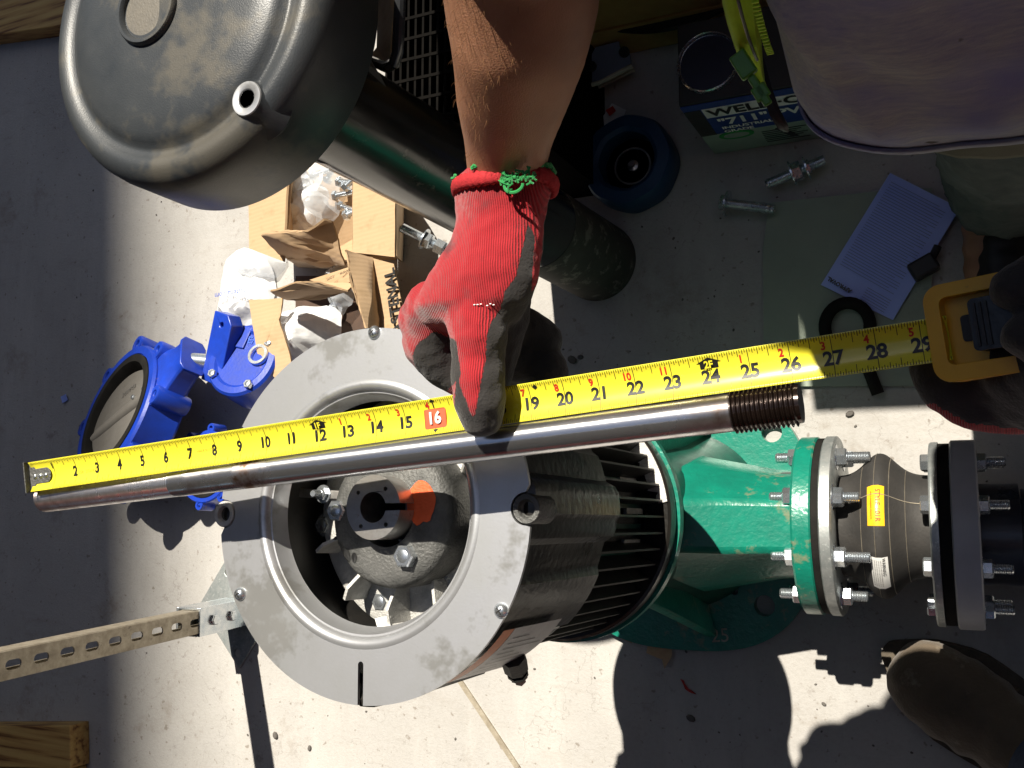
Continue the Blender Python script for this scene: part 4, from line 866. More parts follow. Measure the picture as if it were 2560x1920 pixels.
# wedge anchor standing on the slab beside the glove
def anchor(pA, pB, r, label, nuts, fend=.003, grp=None):
    d = (pB-pA).normalized(); L_ = (pB-pA).length; t = thing('anchor_bolt', (pA+pB)/2, label, 'bolt', grp); m = fr(pA, d, (0, 0, 1))
    pr = [(0, 0), (r*.8, 0), (r, fend)]; z = fend
    while z < L_: pr += [(r*.93, z+.0007), (r, z+.0014)]; z += .0014
    pr += [(0, L_)]; b = B(); b.lathe(pr, m, 24); b.make('shank', 'zinc', t, ang=60)
    for z, rr, h, wr in nuts:
        b = B(); q = hexhead(rr, h); b.add(q.v, q.f, m @ T(0, 0, z)); b.make('nut', 'zinc', t, ang=25)
        if wr: b = B(); b.ring([(r, z-.003), (wr, z-.003), (wr, z-.0004), (r, z-.0004)], m, 36); b.make('washer', 'zinc', t)
    return t
anchor(W(1003, 568, .075), W(1120, 628, .045), .0090, 'bright zinc anchor bolt with large nut, left of the red cuff', [(.052, .016, .013, .020), (.075, .0150, .02, 0)])
anchor(W(1915, 462, .03), W(2060, 400, .03), .0085, 'zinc anchor bolt with washers just under the shirt hem', [(.045, .016, .014, .021), (.068, .012, .004, .020)])
anchor(W(1925, 521, .03), W(1815, 508, .03), .0080, 'zinc bolt lying left of the pale green sheet', [(.072, .013, .01, .021)])
anchor(W(1812, 508, .025), W(1935, 524, .025), .0080, 'short stud lying against the corner of the pale green sheet', [])

# ------------------------------------------------------------ shade side clutter, top right
tk = W(1655, 75, .09); TR = .27
tc_ = (tk.x+.02, tk.y+TR)
t = thing('black_pan', (tc_[0], tc_[1], 0), 'large round black drain pan beyond the pipe cement box', 'pan')
b = B(); b.ring([(TR-.09, .0), (TR-.012, .082), (TR, .084), (TR+.004, .088), (TR, .092), (TR-.016, .090), (TR-.10, .006), (.02, .006), (.02, .0)], T(*tc_, 0), 96); b.make('shell', 'blackpaint', t)
b = B(); b.ring([(.09, .0065), (.11, .0065), (.11, .03), (.09, .03)], T(*tc_, 0), 48); b.make('raised_ring', 'black', t)
# crates added beyond, out of the picture, to shade the slab
for i, (x, y, w_, h_) in enumerate(((-.455, .98, .33, 1.04), (-.065, .99, .43, 1.10), (.38, .98, .42, 1.02))):
    t = thing('wooden_crate', (x, y, 0), ['pine shipping crate at the left end of the row beyond the drum', 'tallest pine shipping crate, beyond the drum', 'wide low pine shipping crate behind the worker'][i], 'crate')
    b = B(); b.box(x-w_/2+.012, x+w_/2-.012, y-.188, y+.188, 0, h_-.012); b.make('inner_box', 'wood', t, ang=0)
    k = int(h_/.1)
    for j in range(k):
        b = B(); b.box(x-w_/2, x+w_/2, y-.20, y-.189, j*h_/k+.004, (j+1)*h_/k-.004); b.make('board', 'wood', t, ang=0)
    b = B(); b.box(x-w_/2, x+w_/2, y-.20, y+.2, h_-.011, h_); b.make('lid', 'wood', t, ang=0)
# cement box with tin lid
bz = .22; p1, p2, p3 = W(1697, 266, bz), W(2010, 250, bz), W(1700, 62, bz)
t = thing('cement_box', ((p1+p2)/2).to_tuple()[:2]+(0,), 'dark box with blue and white pipe cement label and round tin lid', 'box')
xa, xb = p1.x, p2.x+.02; ya, yb = p1.y, p3.y
b = B(); b.box(xa, xb, ya, yb, 0, bz); b.make('case', 'black', t, ang=0, bevel=.002)
m = fr(((xa+xb)/2, ya-.0012, bz/2), (0, -1, 0), (1, 0, 0)); wx = xb-xa
def flat(name, x0, x1, y0, y1, mt, k=0): b = B(); b.box(x0*wx-wx/2, x1*wx-wx/2, y0*bz-bz/2, y1*bz-bz/2, k*.0006, k*.0006+.0008, m); return b.make(name, mt, t, ang=0)
flat('label_blue', .005, .995, .42, .99, 'bluebox'); flat('label_pale', .005, .995, .03, .418, 'lightbox'); flat('label_band', .14, .995, .74, .90, 'white', 1)
flat('label_corner', .005, .13, .42, .90, 'black', 1)
def lt(s, size, x, y, mt, k=3, al='LEFT'): v, f = text(s, size, size*.03, al); b = B(); b.add(v, f, m @ T(x*wx-wx/2, y*bz-bz/2, k*.0006+.0005)); b.make('label_text', mt, t, ang=0)
lt('WELD·ON', .036, .17, .82, 'ink'); lt('"711" PVC', .034, .20, .64, 'white'); lt('INDUSTRIAL', .014, .20, .53, 'white'); lt('GRADE', .014, .20, .46, 'white')
b = B(); b.lathe([(.022, 0), (.022, .0008), (0, .0008)], m @ T(.27*wx-wx/2, .36*bz-bz/2, .001) @ Matrix.Diagonal((1.25, .75, 1, 1)), 36); b.make('label_seal', 'greenp', t, ang=0)
b = B(); b.lathe([(.016, 0), (.016, .0008), (0, .0008)], m @ T(.27*wx-wx/2, .36*bz-bz/2, .0016) @ Matrix.Diagonal((1.25, .6, 1, 1)), 36); b.make('label_seal', 'lightbox', t, ang=0)
for k in range(7): flat('text_line', .46, .80-.04*(k % 3), .32-.035*k, .332-.035*k, 'ink', 1)
b = B(); b.box(.0, .010, -.025, .025, 0, .0008, m @ T(.62*wx-wx/2, .25*bz-bz/2, .0012) @ RZ(.4)); b.make('brush_print', 'ink', t, ang=0)
lc = W(1767, 152, bz+.01)
b = B(); b.ring([(.040, 0), (.0455, 0), (.0455, .008), (.0440, .010), (.0425, .008), (.042, .003), (.040, .002)], T(lc.x, lc.y, bz), 64); b.make('lid_rim', 'zinc', t)
b = B(); b.lathe([(.0415, .003), (.02, .0035), (0, .0035)], T(lc.x, lc.y, bz), 48); b.make('lid', mat('dark_tin_lid', (.02, .025, .05), .35, .4), t)
# blue flanged ring
bc = W(1563, 397, .06); t = thing('blue_fitting', (bc.x, bc.y, 0), 'round dark blue fitting with open centre, right of the forearm', 'pipe fitting')
b = B(); b.ring([(.049, 0), (.075, 0), (.079, .006), (.079, .052), (.075, .060), (.056, .062), (.049, .056)], T(bc.x, bc.y, 0), 80, lambda a, z: 1+.012*math.cos(8*a)); b.make('ring', 'bluetape', t, ang=40)
b = B(); b.lathe([(0, .018), (.049, .018)], T(bc.x, bc.y, 0), 40); b.make('inner_plate', 'brown', t, ang=0)
b = B(); b.ring([(.030, .0185), (.033, .0185), (.033, .022), (.030, .022)], T(bc.x, bc.y, 0), 40); b.make('inner_ring', 'steel', t)
b = B(); b.lathe([(.010, .018), (.010, .024), (.005, .026), (.005, .032), (0, .032)], T(bc.x+.001, bc.y, 0), 20); b.make('centre_bolt', 'steel', t)
# tray with notches
t = thing('slotted_tray', W(1510, 140, .0), 'blue-grey notched tray behind the forearm, beside the drum', 'tray')
sheet('tray_panel', [W(1420, 230, .06), W(1455, 130, .06), W(1468, 132, .06), W(1475, 150, .06), W(1490, 120, .06), W(1548, 105, .06), W(1552, 128, .06), W(1575, 135, .06), W(1578, 160, .06), W(1500, 205, .06)], 'tray', t, .006, 2, .0)
b = B(); b.tube([W(1425, 228, .06), W(1500, 206, .065), W(1580, 165, .06)], .004, 8); b.make('tray_edge', 'cream', t)
b = B(); b.tube([W(1425, 236, .03), W(1500, 214, .03), W(1585, 172, .03)], .005, 8); b.make('tray_foot', 'cream', t)
for px, py in ((1480, 168), (1562, 132)): b = B(); b.lathe([(0, 0), (.009, 0), (.009, .006), (0, .007)], T(*W(px, py, .064)), 20); b.make('tray_knob', 'black', t)
t = thing('paper_scrap', W(1520, 275, .0), 'small torn paper scrap with red print above the blue fitting', 'paper scrap')
sheet('paper', [W(1478, 335, .003), W(1530, 258, .01), W(1565, 275, .01), W(1540, 330, .004)], 'white', t, .0006, 2, .003); b = B(); b.add([(0, 0, 0), (.014, 0, 0), (.014, .012, 0), (0, .014, 0)], [(0, 1, 2, 3)], fr(W(1524, 290, .014), (0, 0, 1), (1, .6, 0))); b.make('print', 'redink', t, ang=0)
# sheet, leaflet, hook bolt
t = thing('gasket_sheet', W(2110, 720, 0), 'large pale green sheet lying on the slab under the leaflet', 'sheet')
sheet('panel', [W(1923, 508, .006), W(2200, 478, .006), W(2330, 470, .006), W(2328, 900, .006), W(2298, 965, .006), W(1910, 966, .006), W(1908, 625, .006)], 'sheet', t, .003, 3, .002, 4)
t = thing('leaflet', W(2215, 620, .01), 'pale blue printed instruction leaflet in a clear sleeve on the green sheet', 'leaflet')
lc_ = [W(2225, 432, .012), W(2400, 520, .016), W(2232, 800, .014), W(2052, 712, .012)]
sheet('page', lc_, 'paper', t, .0008, 4, .002, 12)
e1 = (lc_[1]-lc_[0]); e2 = (lc_[3]-lc_[0]); lm2 = fr(lc_[0]+Vector((0, 0, .0035)), (0, 0, 1), -e1)
b = B()
for k in range(34):
    s = .06+.022*k; wdt = .80-.10*((k*7) % 4 == 0)
    a = lc_[0]+e2*s+e1*.08; c = lc_[0]+e2*s+e1*(.08+wdt); z = Vector((0, 0, .0035)); q = e2.normalized()*.0007; b.add([a+z, c+z, c+z+q, a+z+q], [(0, 1, 2, 3)])
o = b.make('printed_lines', 'blueprint', t, ang=0); o['kind'] = 'stuff'
v, f = text('APPROVAL', .0085, .0004); b = B(); b.add(v, f, fr(lc_[0]+e2*.93+e1*.22+Vector((0, 0, .0045)), (0, 0, 1), -e1)); b.make('printed_text', 'ink', t, ang=0)
b = B()
for k in range(6):
    a = lc_[0]+e2*(.84+.02*k)+e1*.55; c = a+e1*.35; z = Vector((0, 0, .004)); q = e2.normalized()*.0007; b.add([a+z, c+z, c+z+q, a+z+q], [(0, 1, 2, 3)])
b.make('printed_lines', 'blueprint', t, ang=0)
t = thing('eye_bolt', W(2120, 800, 0), 'black closed-eye hook bolt lying under the tape on the green sheet', 'eye bolt')
cc = W(2118, 815, .02); b = B(); pts = [cc+Vector((.033*math.cos(a), .036*math.sin(a), 0)) for a in [math.radians(-60+330*i/30) for i in range(31)]]; pts = [W(2190, 985, .012), W(2160, 900, .018)]+pts[:]
b.tube([cc+Vector((.033*math.cos(a), .036*math.sin(a), 0)) for a in [math.radians(-80+345*i/30) for i in range(31)]], .0095, 14); b.make('eye', 'rubber', t)
b = B(); b.tube([cc+Vector((.004, -.036, 0)), W(2160, 895, .018), W(2195, 985, .012)], .0095, 14); b.make('shank', 'rubber', t)
t = thing('black_clip', W(2310, 680, 0), 'small black clamp lying right of the leaflet', 'clamp')
b = B(); b.box(-.02, .02, -.014, .014, 0, .022, fr(W(2310, 672, .01), (0, 0, 1), (1, .5, 0))); b.make('jaw', 'black', t, ang=0, bevel=.004); b = B(); b.tube([W(2325, 655, .02), W(2345, 615, .02)], .006, 10); b.make('handle', 'black', t)

# wood
def plank(p, d, L_, wd, ht, label):
    m = fr(p, (0, 0, 1), d); t = thing('wood_board', p, label, 'board'); b = B(); b.box(-L_, 0, -wd/2, wd/2, 0, ht, m); b.make('timber', 'woodg', t, ang=0, bevel=.002); return t
def woodg():
    m = bpy.data.materials.new('pine_grain'); m.use_nodes = True; t = m.node_tree; N = t.nodes; L = t.links; b = N['Principled BSDF']
    tc = N.new('ShaderNodeTexCoord'); mp = N.new('ShaderNodeMapping'); mp.inputs['Scale'].default_value = (1.2, 22, 22); mp.inputs['Rotation'].default_value = (0, 0, -.12); L.new(tc.outputs['Object'], mp.inputs[0])
    n = N.new('ShaderNodeTexNoise'); n.inputs['Scale'].default_value = 3.5; n.inputs['Detail'].default_value = 6; L.new(mp.outputs[0], n.inputs[0])
    cr = N.new('ShaderNodeValToRGB'); L.new(n.outputs[0], cr.inputs[0]); e = cr.color_ramp.elements; e[0].position = .34; e[0].color = (.17, .07, .022, 1); e[1].position = .6; e[1].color = (.55, .36, .12, 1); k = e.new(.45); k.color = (.45, .26, .08, 1)
    L.new(cr.outputs[0], b.inputs['Base Color']); b.inputs['Roughness'].default_value = .6
    bp = N.new('ShaderNodeBump'); bp.inputs['Strength'].default_value = .3; bp.inputs['Distance'].default_value = .002; L.new(n.outputs[0], bp.inputs['Height']); L.new(bp.outputs[0], b.inputs['Normal']); return m
M['woodg'] = woodg()
e_ = W(178, 1812, .05); plank(Vector((e_.x, e_.y-.046, 0)), (1, .10, 0), .9, .088, .05, 'sunlit pine board end at the bottom left corner')
plank(Vector((e_.x, e_.y-.137, 0)), (1, .10, 0), .9, .088, .05, 'second pine board, beside the first at the bottom left corner')
e_ = W(160, 40, .05); plank(Vector((W(300, 40, .05).x, e_.y-.0, 0)), (1, -.12, 0), .55, .09, .05, 'short pine board behind the domed cover, top left')
# scraps on the slab
def scrap(name, label, cat, pts, mt, z=.004, seed=0):
    t = thing(name, W(pts[0][0], pts[0][1], 0), label, cat); sheet('piece', [W(x, y, z+.003*(i % 2)) for i, (x, y) in enumerate(pts)], mt, t, .0012, 2, .003, 40, seed); return t
scrap('paper_scrap', 'tiny pale scrap on the shaded slab left of the valve', 'scrap', [(152, 992), (165, 985), (170, 1000), (156, 1008)], 'paper')
scrap('red_scrap', 'thin red plastic sliver on the slab below the green base', 'scrap', [(1700, 1698), (1708, 1702), (1722, 1722), (1738, 1736), (1730, 1734), (1712, 1722)], 'redc')
scrap('cardboard_scrap', 'tan cardboard scrap beside the lower rim of the green base', 'scrap', [(1625, 1582), (1678, 1590), (1680, 1640), (1662, 1672), (1655, 1648), (1616, 1632)], 'card', .01, 3)
scrap('label_scrap', 'white paper scrap under the lower rim of the green base', 'scrap', [(1590, 1580), (1624, 1582), (1618, 1612), (1582, 1605)], 'white', .012, 4)
scrap('paper_scrap', 'pinkish paper scrap leftmost under the green base', 'scrap', [(1566, 1576), (1592, 1578), (1580, 1608), (1555, 1598)], 'card', .010, 5)
random.seed(11)
peb = B(); peb.ball((0, 0, .3), 1, 8, (1, .7, .5)); pebm = local('pebble', peb, 'debris', 30)
spots = [(2125, 1035, .007), (1432, 900, .010), (1728, 1795, .008), (775, 1870, .006), (690, 1838, .008), (560, 1440, .004), (1452, 893, .006), (2060, 1760, .004), (1560, 690, .007)]
for i in range(150):
    spots.append((random.uniform(150, 2540), random.uniform(450, 1910), random.uniform(.0012, .0030)))
b = B()
for px, py, r in spots:
    p = W(px, py, 0); q = Matrix.Rotation(random.random()*6, 4, 'Z') @ Matrix.Scale(r, 4); b.add(peb.v, peb.f, T(p.x, p.y, 0) @ q)
tag(b.make('grit', 'debris', None, ang=30), 'loose dark grit and small stones scattered over the slab', 'grit', kind='stuff')

# ------------------------------------------------------------ rod
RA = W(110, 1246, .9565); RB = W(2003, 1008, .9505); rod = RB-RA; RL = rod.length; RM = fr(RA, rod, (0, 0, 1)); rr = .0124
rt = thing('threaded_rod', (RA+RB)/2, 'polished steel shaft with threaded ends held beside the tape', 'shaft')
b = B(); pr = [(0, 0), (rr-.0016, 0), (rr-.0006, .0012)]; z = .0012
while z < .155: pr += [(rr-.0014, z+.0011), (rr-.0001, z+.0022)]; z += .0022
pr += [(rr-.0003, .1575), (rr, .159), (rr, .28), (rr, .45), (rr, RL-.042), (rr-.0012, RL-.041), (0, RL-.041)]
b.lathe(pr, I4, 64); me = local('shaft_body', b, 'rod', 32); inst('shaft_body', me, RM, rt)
b = B(); pr = [(0, RL-.042), (rr-.0006, RL-.042)]; z = RL-.042; R2 = rr+.0016
while z < RL-.0022: pr += [(R2-.0019, z+.0004), (R2, z+.0013), (R2, z+.0016), (R2-.0019, z+.0025)]; z += .00285
pr += [(R2-.002, RL), (0, RL)]
b.lathe(pr, RM, 64); b.make('coarse_thread', 'oily', rt, ang=25)

# ------------------------------------------------------------ tape measure
TA = W(86, 1192, .974); TB = W(2322, 853, .953); tdir = (TB-TA)
case_c = W(2440, 818, .953)
tm = thing('tape_measure', case_c, 'yellow tape measure pulled out to twenty-nine inches along the shaft', 'tape measure')
tl = tdir.length; IN = tl/29.15
tx = tdir.normalized(); tz = Vector((0, -.10, 1)); tz = (tz-tx*tz.dot(tx)).normalized(); ty = tz.cross(tx)
HWD = .0127
def tp(s, v, lift=0.):          # s metres along, v in -1..1 across, concave side up
    lift = lift*1.3+.00012 if lift else 0.
    sag = -.003*math.sin(math.pi*min(1, max(0, s/tl)))
    return TA+tx*s+ty*(v*HWD)+tz*(.0045*v*v+lift+sag)
b = B(); ns, nv = 120, 16; vs = []
for i in range(ns+1):
    for j in range(nv+1): vs.append(tp(-.001+(tl+.012)*i/ns, -1+2*j/nv))
b.add(vs, [(i*(nv+1)+j, (i+1)*(nv+1)+j, (i+1)*(nv+1)+j+1, i*(nv+1)+j+1) for i in range(ns) for j in range(nv)]); bl_ = b.make('blade', 'tape', tm, ang=80)
md = bl_.modifiers.new('s', 'SOLIDIFY'); md.thickness = .0002; md.offset = 0
def tquad(b, s0, s1, v0, v1, lift=.00012):
    n = max(1, int(abs(v1-v0)/.15)); vs = []
    for i in range(n+1):
        v = v0+(v1-v0)*i/n; vs += [tp(s0, v, lift), tp(s1, v, lift)]
    b.add(vs, [(2*i, 2*i+1, 2*i+3, 2*i+2) for i in range(n)])
b = B()
for i in range(16, 29*16+10):
    s = i*IN/16
    L1_ = {0: 0, 8: .50, 4: .33, 12: .33}.get(i % 16, .24 if i % 2 == 0 else .17)
    if i % 16 == 0: tquad(b, s-.00022, s+.00022, -1, .98)
    else:
        tquad(b, s-.00020, s+.00020, .98-L1_, .98); tquad(b, s-.00020, s+.00020, -.98, -.98+L1_*.85)
for i in range(0, 16):
    s = i*IN/16
    if i: tquad(b, s-.00018, s+.00018, .80, .98)
o = b.make('ruler_ticks', 'ink', tm, ang=0); o['kind'] = 'stuff'
def ttext(s, size, pos, v, mt, name='printed_number', lift=.00025, bold=.032, sx=.92):
    vv, ff = text(s, size, size*bold, sx=sx); b = B(); b.add([tp(pos+x, v+y/HWD, lift) for x, y, _ in vv], ff); return b.make(name, mt, tm, ang=0)
for i in range(1, 30):
    if i in (16, 17): continue
    if i == 1: ttext('1', .008, IN-.001, .55, 'ink', bold=0); continue
    ttext(str(i), .0118, i*IN-(.001 if i < 12 else 0), -.14 if i > 11 else -.05, 'ink', sx=1.0 if i > 11 else .8)
    if i > 12 and i != 24: ttext(str((i-12) % 12 or 12), .0066, i*IN-.0048, .50, 'redink')
for i, s in ((12, '1F'), (24, '2F')):
    b = B(); pts = [(-.0058, .30), (.0058, .30), (.0058, .58), (.0080, .58), (0, .84), (-.0080, .58), (-.0058, .58)]
    b.add([tp(i*IN+x, v, .0002) for x, v in pts], [tuple(range(7))]); b.make('foot_marker', 'ink', tm, ang=0); ttext(s, .0062, i*IN, .47, 'tape', lift=.0014)
ttext('17', .0118, 17*IN, -.14, 'ink')
b = B(); pts = []
for cx_, cy_, a0 in ((.0072, .30, 0), (-.0072, .30, 90), (-.0072, -.55, 180), (.0072, -.55, 270)):
    for k in range(5): a = math.radians(a0+k*22.5); pts.append((cx_+.0016*math.cos(a), cy_+.13*math.sin(a)))
b.add([tp(16*IN+x, v, .0002) for x, v in pts], [tuple(range(len(pts)))]); b.make('stud_marker', 'redbox', tm, ang=0)
ttext('16', .0118, 16*IN, -.12, 'white', lift=.0019); ttext('4', .0066, 16*IN-.0048, .62, 'redink')
b = B(); b.add([tp(16*IN+x, v, .0003) for x, v in ((-.0022, -.72), (0, -.90), (.0022, -.72))], [(0, 1, 2)]); b.add([tp(16*IN+x, v, .0003) for x, v in ((-.0022, .80), (.0022, .80), (0, .98))], [(0, 1, 2)]); tquad(b, 16*IN-.0004, 16*IN+.0004, .46, .85, .0003); b.make('stud_arrow', 'ink', tm, ang=0)
b = B(); b.add([tp(19.2*IN+x, v, .0003) for x, v in ((-.0018, .74), (0, .60), (.0018, .74), (0, .88))], [(0, 1, 2, 3)]); b.make('truss_mark', 'ink', tm, ang=0)
M['tapeprint'] = mat('faded_brown_print', (.55, .40, .04), .4, bump=0)
ttext('25ft  STANLEY', .0038, 2.55*IN, -.15, 'tapeprint', 'maker_print', bold=0); ttext('MADE IN USA', .003, 7.6*IN, .05, 'tapeprint', 'maker_print', bold=0)
# hook
b = B(); vs = []
hk = fr(tp(0, 0, .0008), tz, tx)
b.plate([(-.003, -.0125), (.001, -.0125), (.004, -.0065), (.017, -.0065)]+[(.017+.0048*math.cos(math.radians(a)), .0+.0065*math.sin(math.radians(a))) for a in range(-70, 71, 20)]+[(.017, .0065), (.004, .0065), (.001, .0125), (-.003, .0125)], [], 0, .0008, hk)
b.box(-.0042, -.003, -.0135, .0135, -.012, .006, hk); b.make('end_hook', 'castiron', tm, ang=0, bevel=.0004)
rv = B(); rv.lathe([(.0022, 0), (.002, .0008), (.001, .0013), (0, .0014)], n=16); rv = local('rivet', rv, 'zinc', 60)
for x in (.0035, .010, .0165): inst('rivet', rv, hk @ T(x, 0, .0008), tm)
# case
cm = fr(case_c+Vector((0, 0, -.004)), (-.25, -.1, 1), tx)
def rrect(x0, x1, y0, y1, r, n=6):
    p = []
    for cx_, cy_, a0 in ((x1-r, y1-r, 0), (x0+r, y1-r, 90), (x0+r, y0+r, 180), (x1-r, y0+r, 270)):
        for k in range(n+1): a = math.radians(a0+90*k/n); p.append((cx_+r*math.cos(a), cy_+r*math.sin(a)))
    return p
b = B(); b.plate(rrect(-.022, .088, -.029, .027, .010), [rrect(-.0135, .06, -.0195, .019, .004)[::-1]], -.012, .016, cm); b.make('case_shell', 'case', tm, ang=30, bevel=.004, bseg=3)
b = B(); b.plate(rrect(-.0137, .0602, -.0197, .0192, .004), [], -.010, .005, cm); b.make('case_recess', 'case', tm, ang=30, bevel=.001)
b = B(); b.plate(rrect(-.006, .012, -.007, .008, .002), [], .0051, .0064, cm); b.make('mouth_slot', 'black', tm, ang=30)
b = B(); b.plate(rrect(.003, .075, -.0145, .0145, .003), [], .0065, .024, cm); b.make('lock_button', 'blackpaint', tm, ang=30, bevel=.003)
for k in range(3): b = B(); b.box(.0055+.003*k, .007+.003*k, -.012, .012, .0242, .0255, cm); b.make('grip_rib', 'black', tm, ang=0)

# ------------------------------------------------------------ people
worker = thing('person', (.12, .45, 0), 'standing worker in heather grey shirt, lime vest and red-black gloves pressing the tape', 'person')
wc = Vector((.17, .44, 0))
# body: one continuous skin
b = B()
sR = Vector((-.03, .47, 1.42)); sL = Vector((.42, .44, 1.42))
eR = W(1290, -240, 1.12); wR = W(1262, 452, .985)
# torso, neck, head
for z, a_, q in ((.95, .15, .10), (1.05, .145, .10), (1.15, .15, .105), (1.25, .165, .11), (1.35, .175, .11), (1.42, .15, .09)):
    b.ball((wc.x, wc.y+.02, z), 1, 20, (a_, q, .09))
b.caps((wc.x, wc.y, 1.44), .055, (wc.x-.01, wc.y-.04, 1.56), .052); 
b.ball((wc.x-.02, wc.y-.08, 1.64), .1, 24, (.80, .98, 1.12)); b.ball((wc.x-.02, wc.y-.125, 1.59), .055, 16, (1, .9, 1))
b.ball((wc.x-.02, wc.y-.182, 1.63), .016, 12, (.8, 1, 1.3))
for s in (-1, 1): b.ball((wc.x-.02+s*.082, wc.y-.075, 1.64), .022, 12, (.4, .8, 1.2))
b.caps((wc.x-.14, wc.y+.02, 1.40), .06, sR, .058, 5); b.caps((wc.x+.14, wc.y+.02, 1.40), .06, sL, .058, 5)
b.caps(sR, .055, eR, .047, 14)
# right forearm, flattened towards the wrist
path = [(eR, .050, .050), (W(1303, -60, 1.085), .047, .046), (W(1303, 40, 1.07), .0450, .043), (W(1298, 140, 1.055), .0408, .039), (W(1282, 240, 1.032), .037, .033), (W(1272, 330, 1.008), .0315, .0245), (W(1266, 410, .988), .0290, .0190), (W(1262, 466, .980), .0280, .0165), (W(1245, 560, .975), .024, .015), (W(1200, 680, .970), .026, .013)]
up = Vector((.2, 0, 1))
for i in range(len(path)-1):
    p, a1_, b1 = path[i]; q, a2, b2 = path[i+1]
    for k in range(8):
        t_ = k/8; c_ = p.lerp(q, t_); b.ball(c_, 1, 22, (a1_+(a2-a1_)*t_, .03, b1+(b2-b1)*t_))
# fingers inside the glove keep the hand whole
eL = Vector((.46, .26, 1.13)); wL = W(2860, 900, .975)
b.caps(sL, .055, eL, .045, 12); b.caps(eL, .042, wL, .028, 12); b.caps(wL, .03, W(2760, 905, .950), .026, 5)
# legs
for s, fx in ((-1, .04), (1, .30)):
    b.caps((wc.x+s*.08, wc.y+.02, .92), .085, (fx, wc.y+.0, .50), .06, 10); b.caps((fx, wc.y, .50), .058, (fx, wc.y+.03, .10), .038, 10); b.caps((fx, wc.y+.03, .06), .04, (fx-.01, wc.y-.14, .035), .032, 6)
body = blob(b, 'body', 'skin', worker, .0055, 4)
# hair, eyes, mouth
b = B(); b.ball((wc.x-.02, wc.y-.065, 1.66), .1, 24, (.86, .98, 1.1)); b.v = [v for v in b.v]; 
hb = B(); hb.lathe([(.087, -.02), (.090, .02), (.085, .06), (.06, .095), (.02, .108), (0, .11)], T(wc.x-.02, wc.y-.06, 1.645) @ RX(-.35), 40); hb.make('hair', 'hair', worker, ang=60)
for s in (-1, 1): b = B(); b.ball((wc.x-.02+s*.03, wc.y-.168, 1.65), .012, 12, (1, .5, .6)); b.make('eye', 'white', worker)
b = B(); b.ball((wc.x-.02, wc.y-.168, 1.585), .022, 12, (1, .35, .25)); b.make('mouth', 'redc', worker)

# right glove
up_z = .975
def gp(px, py, z): return W(px, py, z)
b = B()
gl = [(gp(1262, 452, .985), .0345, .027), (gp(1259, 470, .984), .0350, .027), (gp(1256, 500, .982), .0335, .0262), (gp(1250, 560, .980), .0318, .025), (gp(1240, 610, .981), .0335, .0255), (gp(1222, 655, .982), .0375, .0265), (gp(1200, 705, .983), .0420, .0270), (gp(1178, 760, .982), .0430, .0265), (gp(1176, 795, .978), .0370, .0235)]
for i in range(len(gl)-1):
    p, a1_, b1 = gl[i]; q, a2, b2 = gl[i+1]
    for k in range(5): t_ = k/5; b.ball(p.lerp(q, t_), 1, 26, (a1_+(a2-a1_)*t_, .012, b1+(b2-b1)*t_))
# pressing index finger
fg = [(gp(1190, 780, .985), .0225), (gp(1196, 840, .988), .0195), (gp(1195, 900, .984), .0182), (gp(1194, 950, .986), .0188), (gp(1200, 1000, .984), .0175), (gp(1205, 1040, .9785), .0148)]
for i in range(len(fg)-1): b.caps(fg[i][0], fg[i][1], fg[i+1][0], fg[i+1][1], 6)
# folded finger on the left
b.caps(gp(1085, 775, .972), .022, gp(1078, 855, .960), .0215, 6); b.caps(gp(1078, 855, .960), .0215, gp(1110, 915, .950), .0165, 6); b.caps(gp(1110, 915, .950), .0165, gp(1150, 950, .942), .013, 4)
# knuckle side and thumb mound
b.ball(gp(1055, 800, .968), .018, 16); b.caps(gp(1270, 640, .965), .022, gp(1245, 800, .960), .022, 8); b.caps(gp(1245, 800, .96), .022, gp(1215, 960, .955), .017, 8)
# fingers curling away beneath, to the right
b.caps(gp(1230, 800, .945), .020, gp(1310, 825, .925), .0175, 7); b.caps(gp(1310, 825, .925), .0175, gp(1352, 852, .915), .0165, 5)
b.caps(gp(1225, 880, .938), .020, gp(1320, 905, .918), .017, 7); b.caps(gp(1320, 905, .918), .0165, gp(1368, 925, .915), .0165, 5)
b.caps(gp(1220, 850, .925), .019, gp(1300, 880, .90), .016, 6)
poly = [(1320, 560), (1338, 590), (1330, 700), (1330, 1100), (1185, 1120), (1130, 1085), (1140, 955), (1070, 1020), (1030, 890), (1042, 862), (1085, 828), (1110, 838), (1140, 850), (1152, 930), (1148, 960), (1160, 990), (1180, 1042), (1188, 1035), (1200, 965), (1214, 900), (1216, 850), (1225, 810), (1252, 770), (1262, 728), (1290, 690)]
pw = [W(x, y, .985) for x, y in poly]; pw = [(p.x, p.y) for p in pw]
def sdf(x, y):
    ins = False; dmin = 1e9; n_ = len(pw)
    for i in range(n_):
        x1, y1 = pw[i]; x2, y2 = pw[(i+1) % n_]
        if (y1 > y) != (y2 > y) and x < (x2-x1)*(y-y1)/(y2-y1)+x1: ins = not ins
        dx, dy = x2-x1, y2-y1; t_ = max(0, min(1, ((x-x1)*dx+(y-y1)*dy)/(dx*dx+dy*dy))); dmin = min(dmin, (x-x1-dx*t_)**2+(y-y1-dy*t_)**2)
    dmin = math.sqrt(dmin); return dmin if ins else -dmin
def coat_attr(me):
    at = me.attributes.new('coat', 'FLOAT', 'POINT')
    for i, v in enumerate(me.vertices):
        p = v.co; k = (H-.985)/(H-p.z)
        xs, ys = p.x*k, p.y*k
        s = sdf(xs, ys)
        if v.normal.z < -.25 and p.y < gp(0, 600, .98).y: s = max(s, .004)
        if p.z < .955 and xs > gp(1235, 800, .985).x: s = max(s, .004)
        at.data[i].value = s
def gdisp(p): return .0010*noise.noise(p*60)+.0006*noise.noise(p*150)
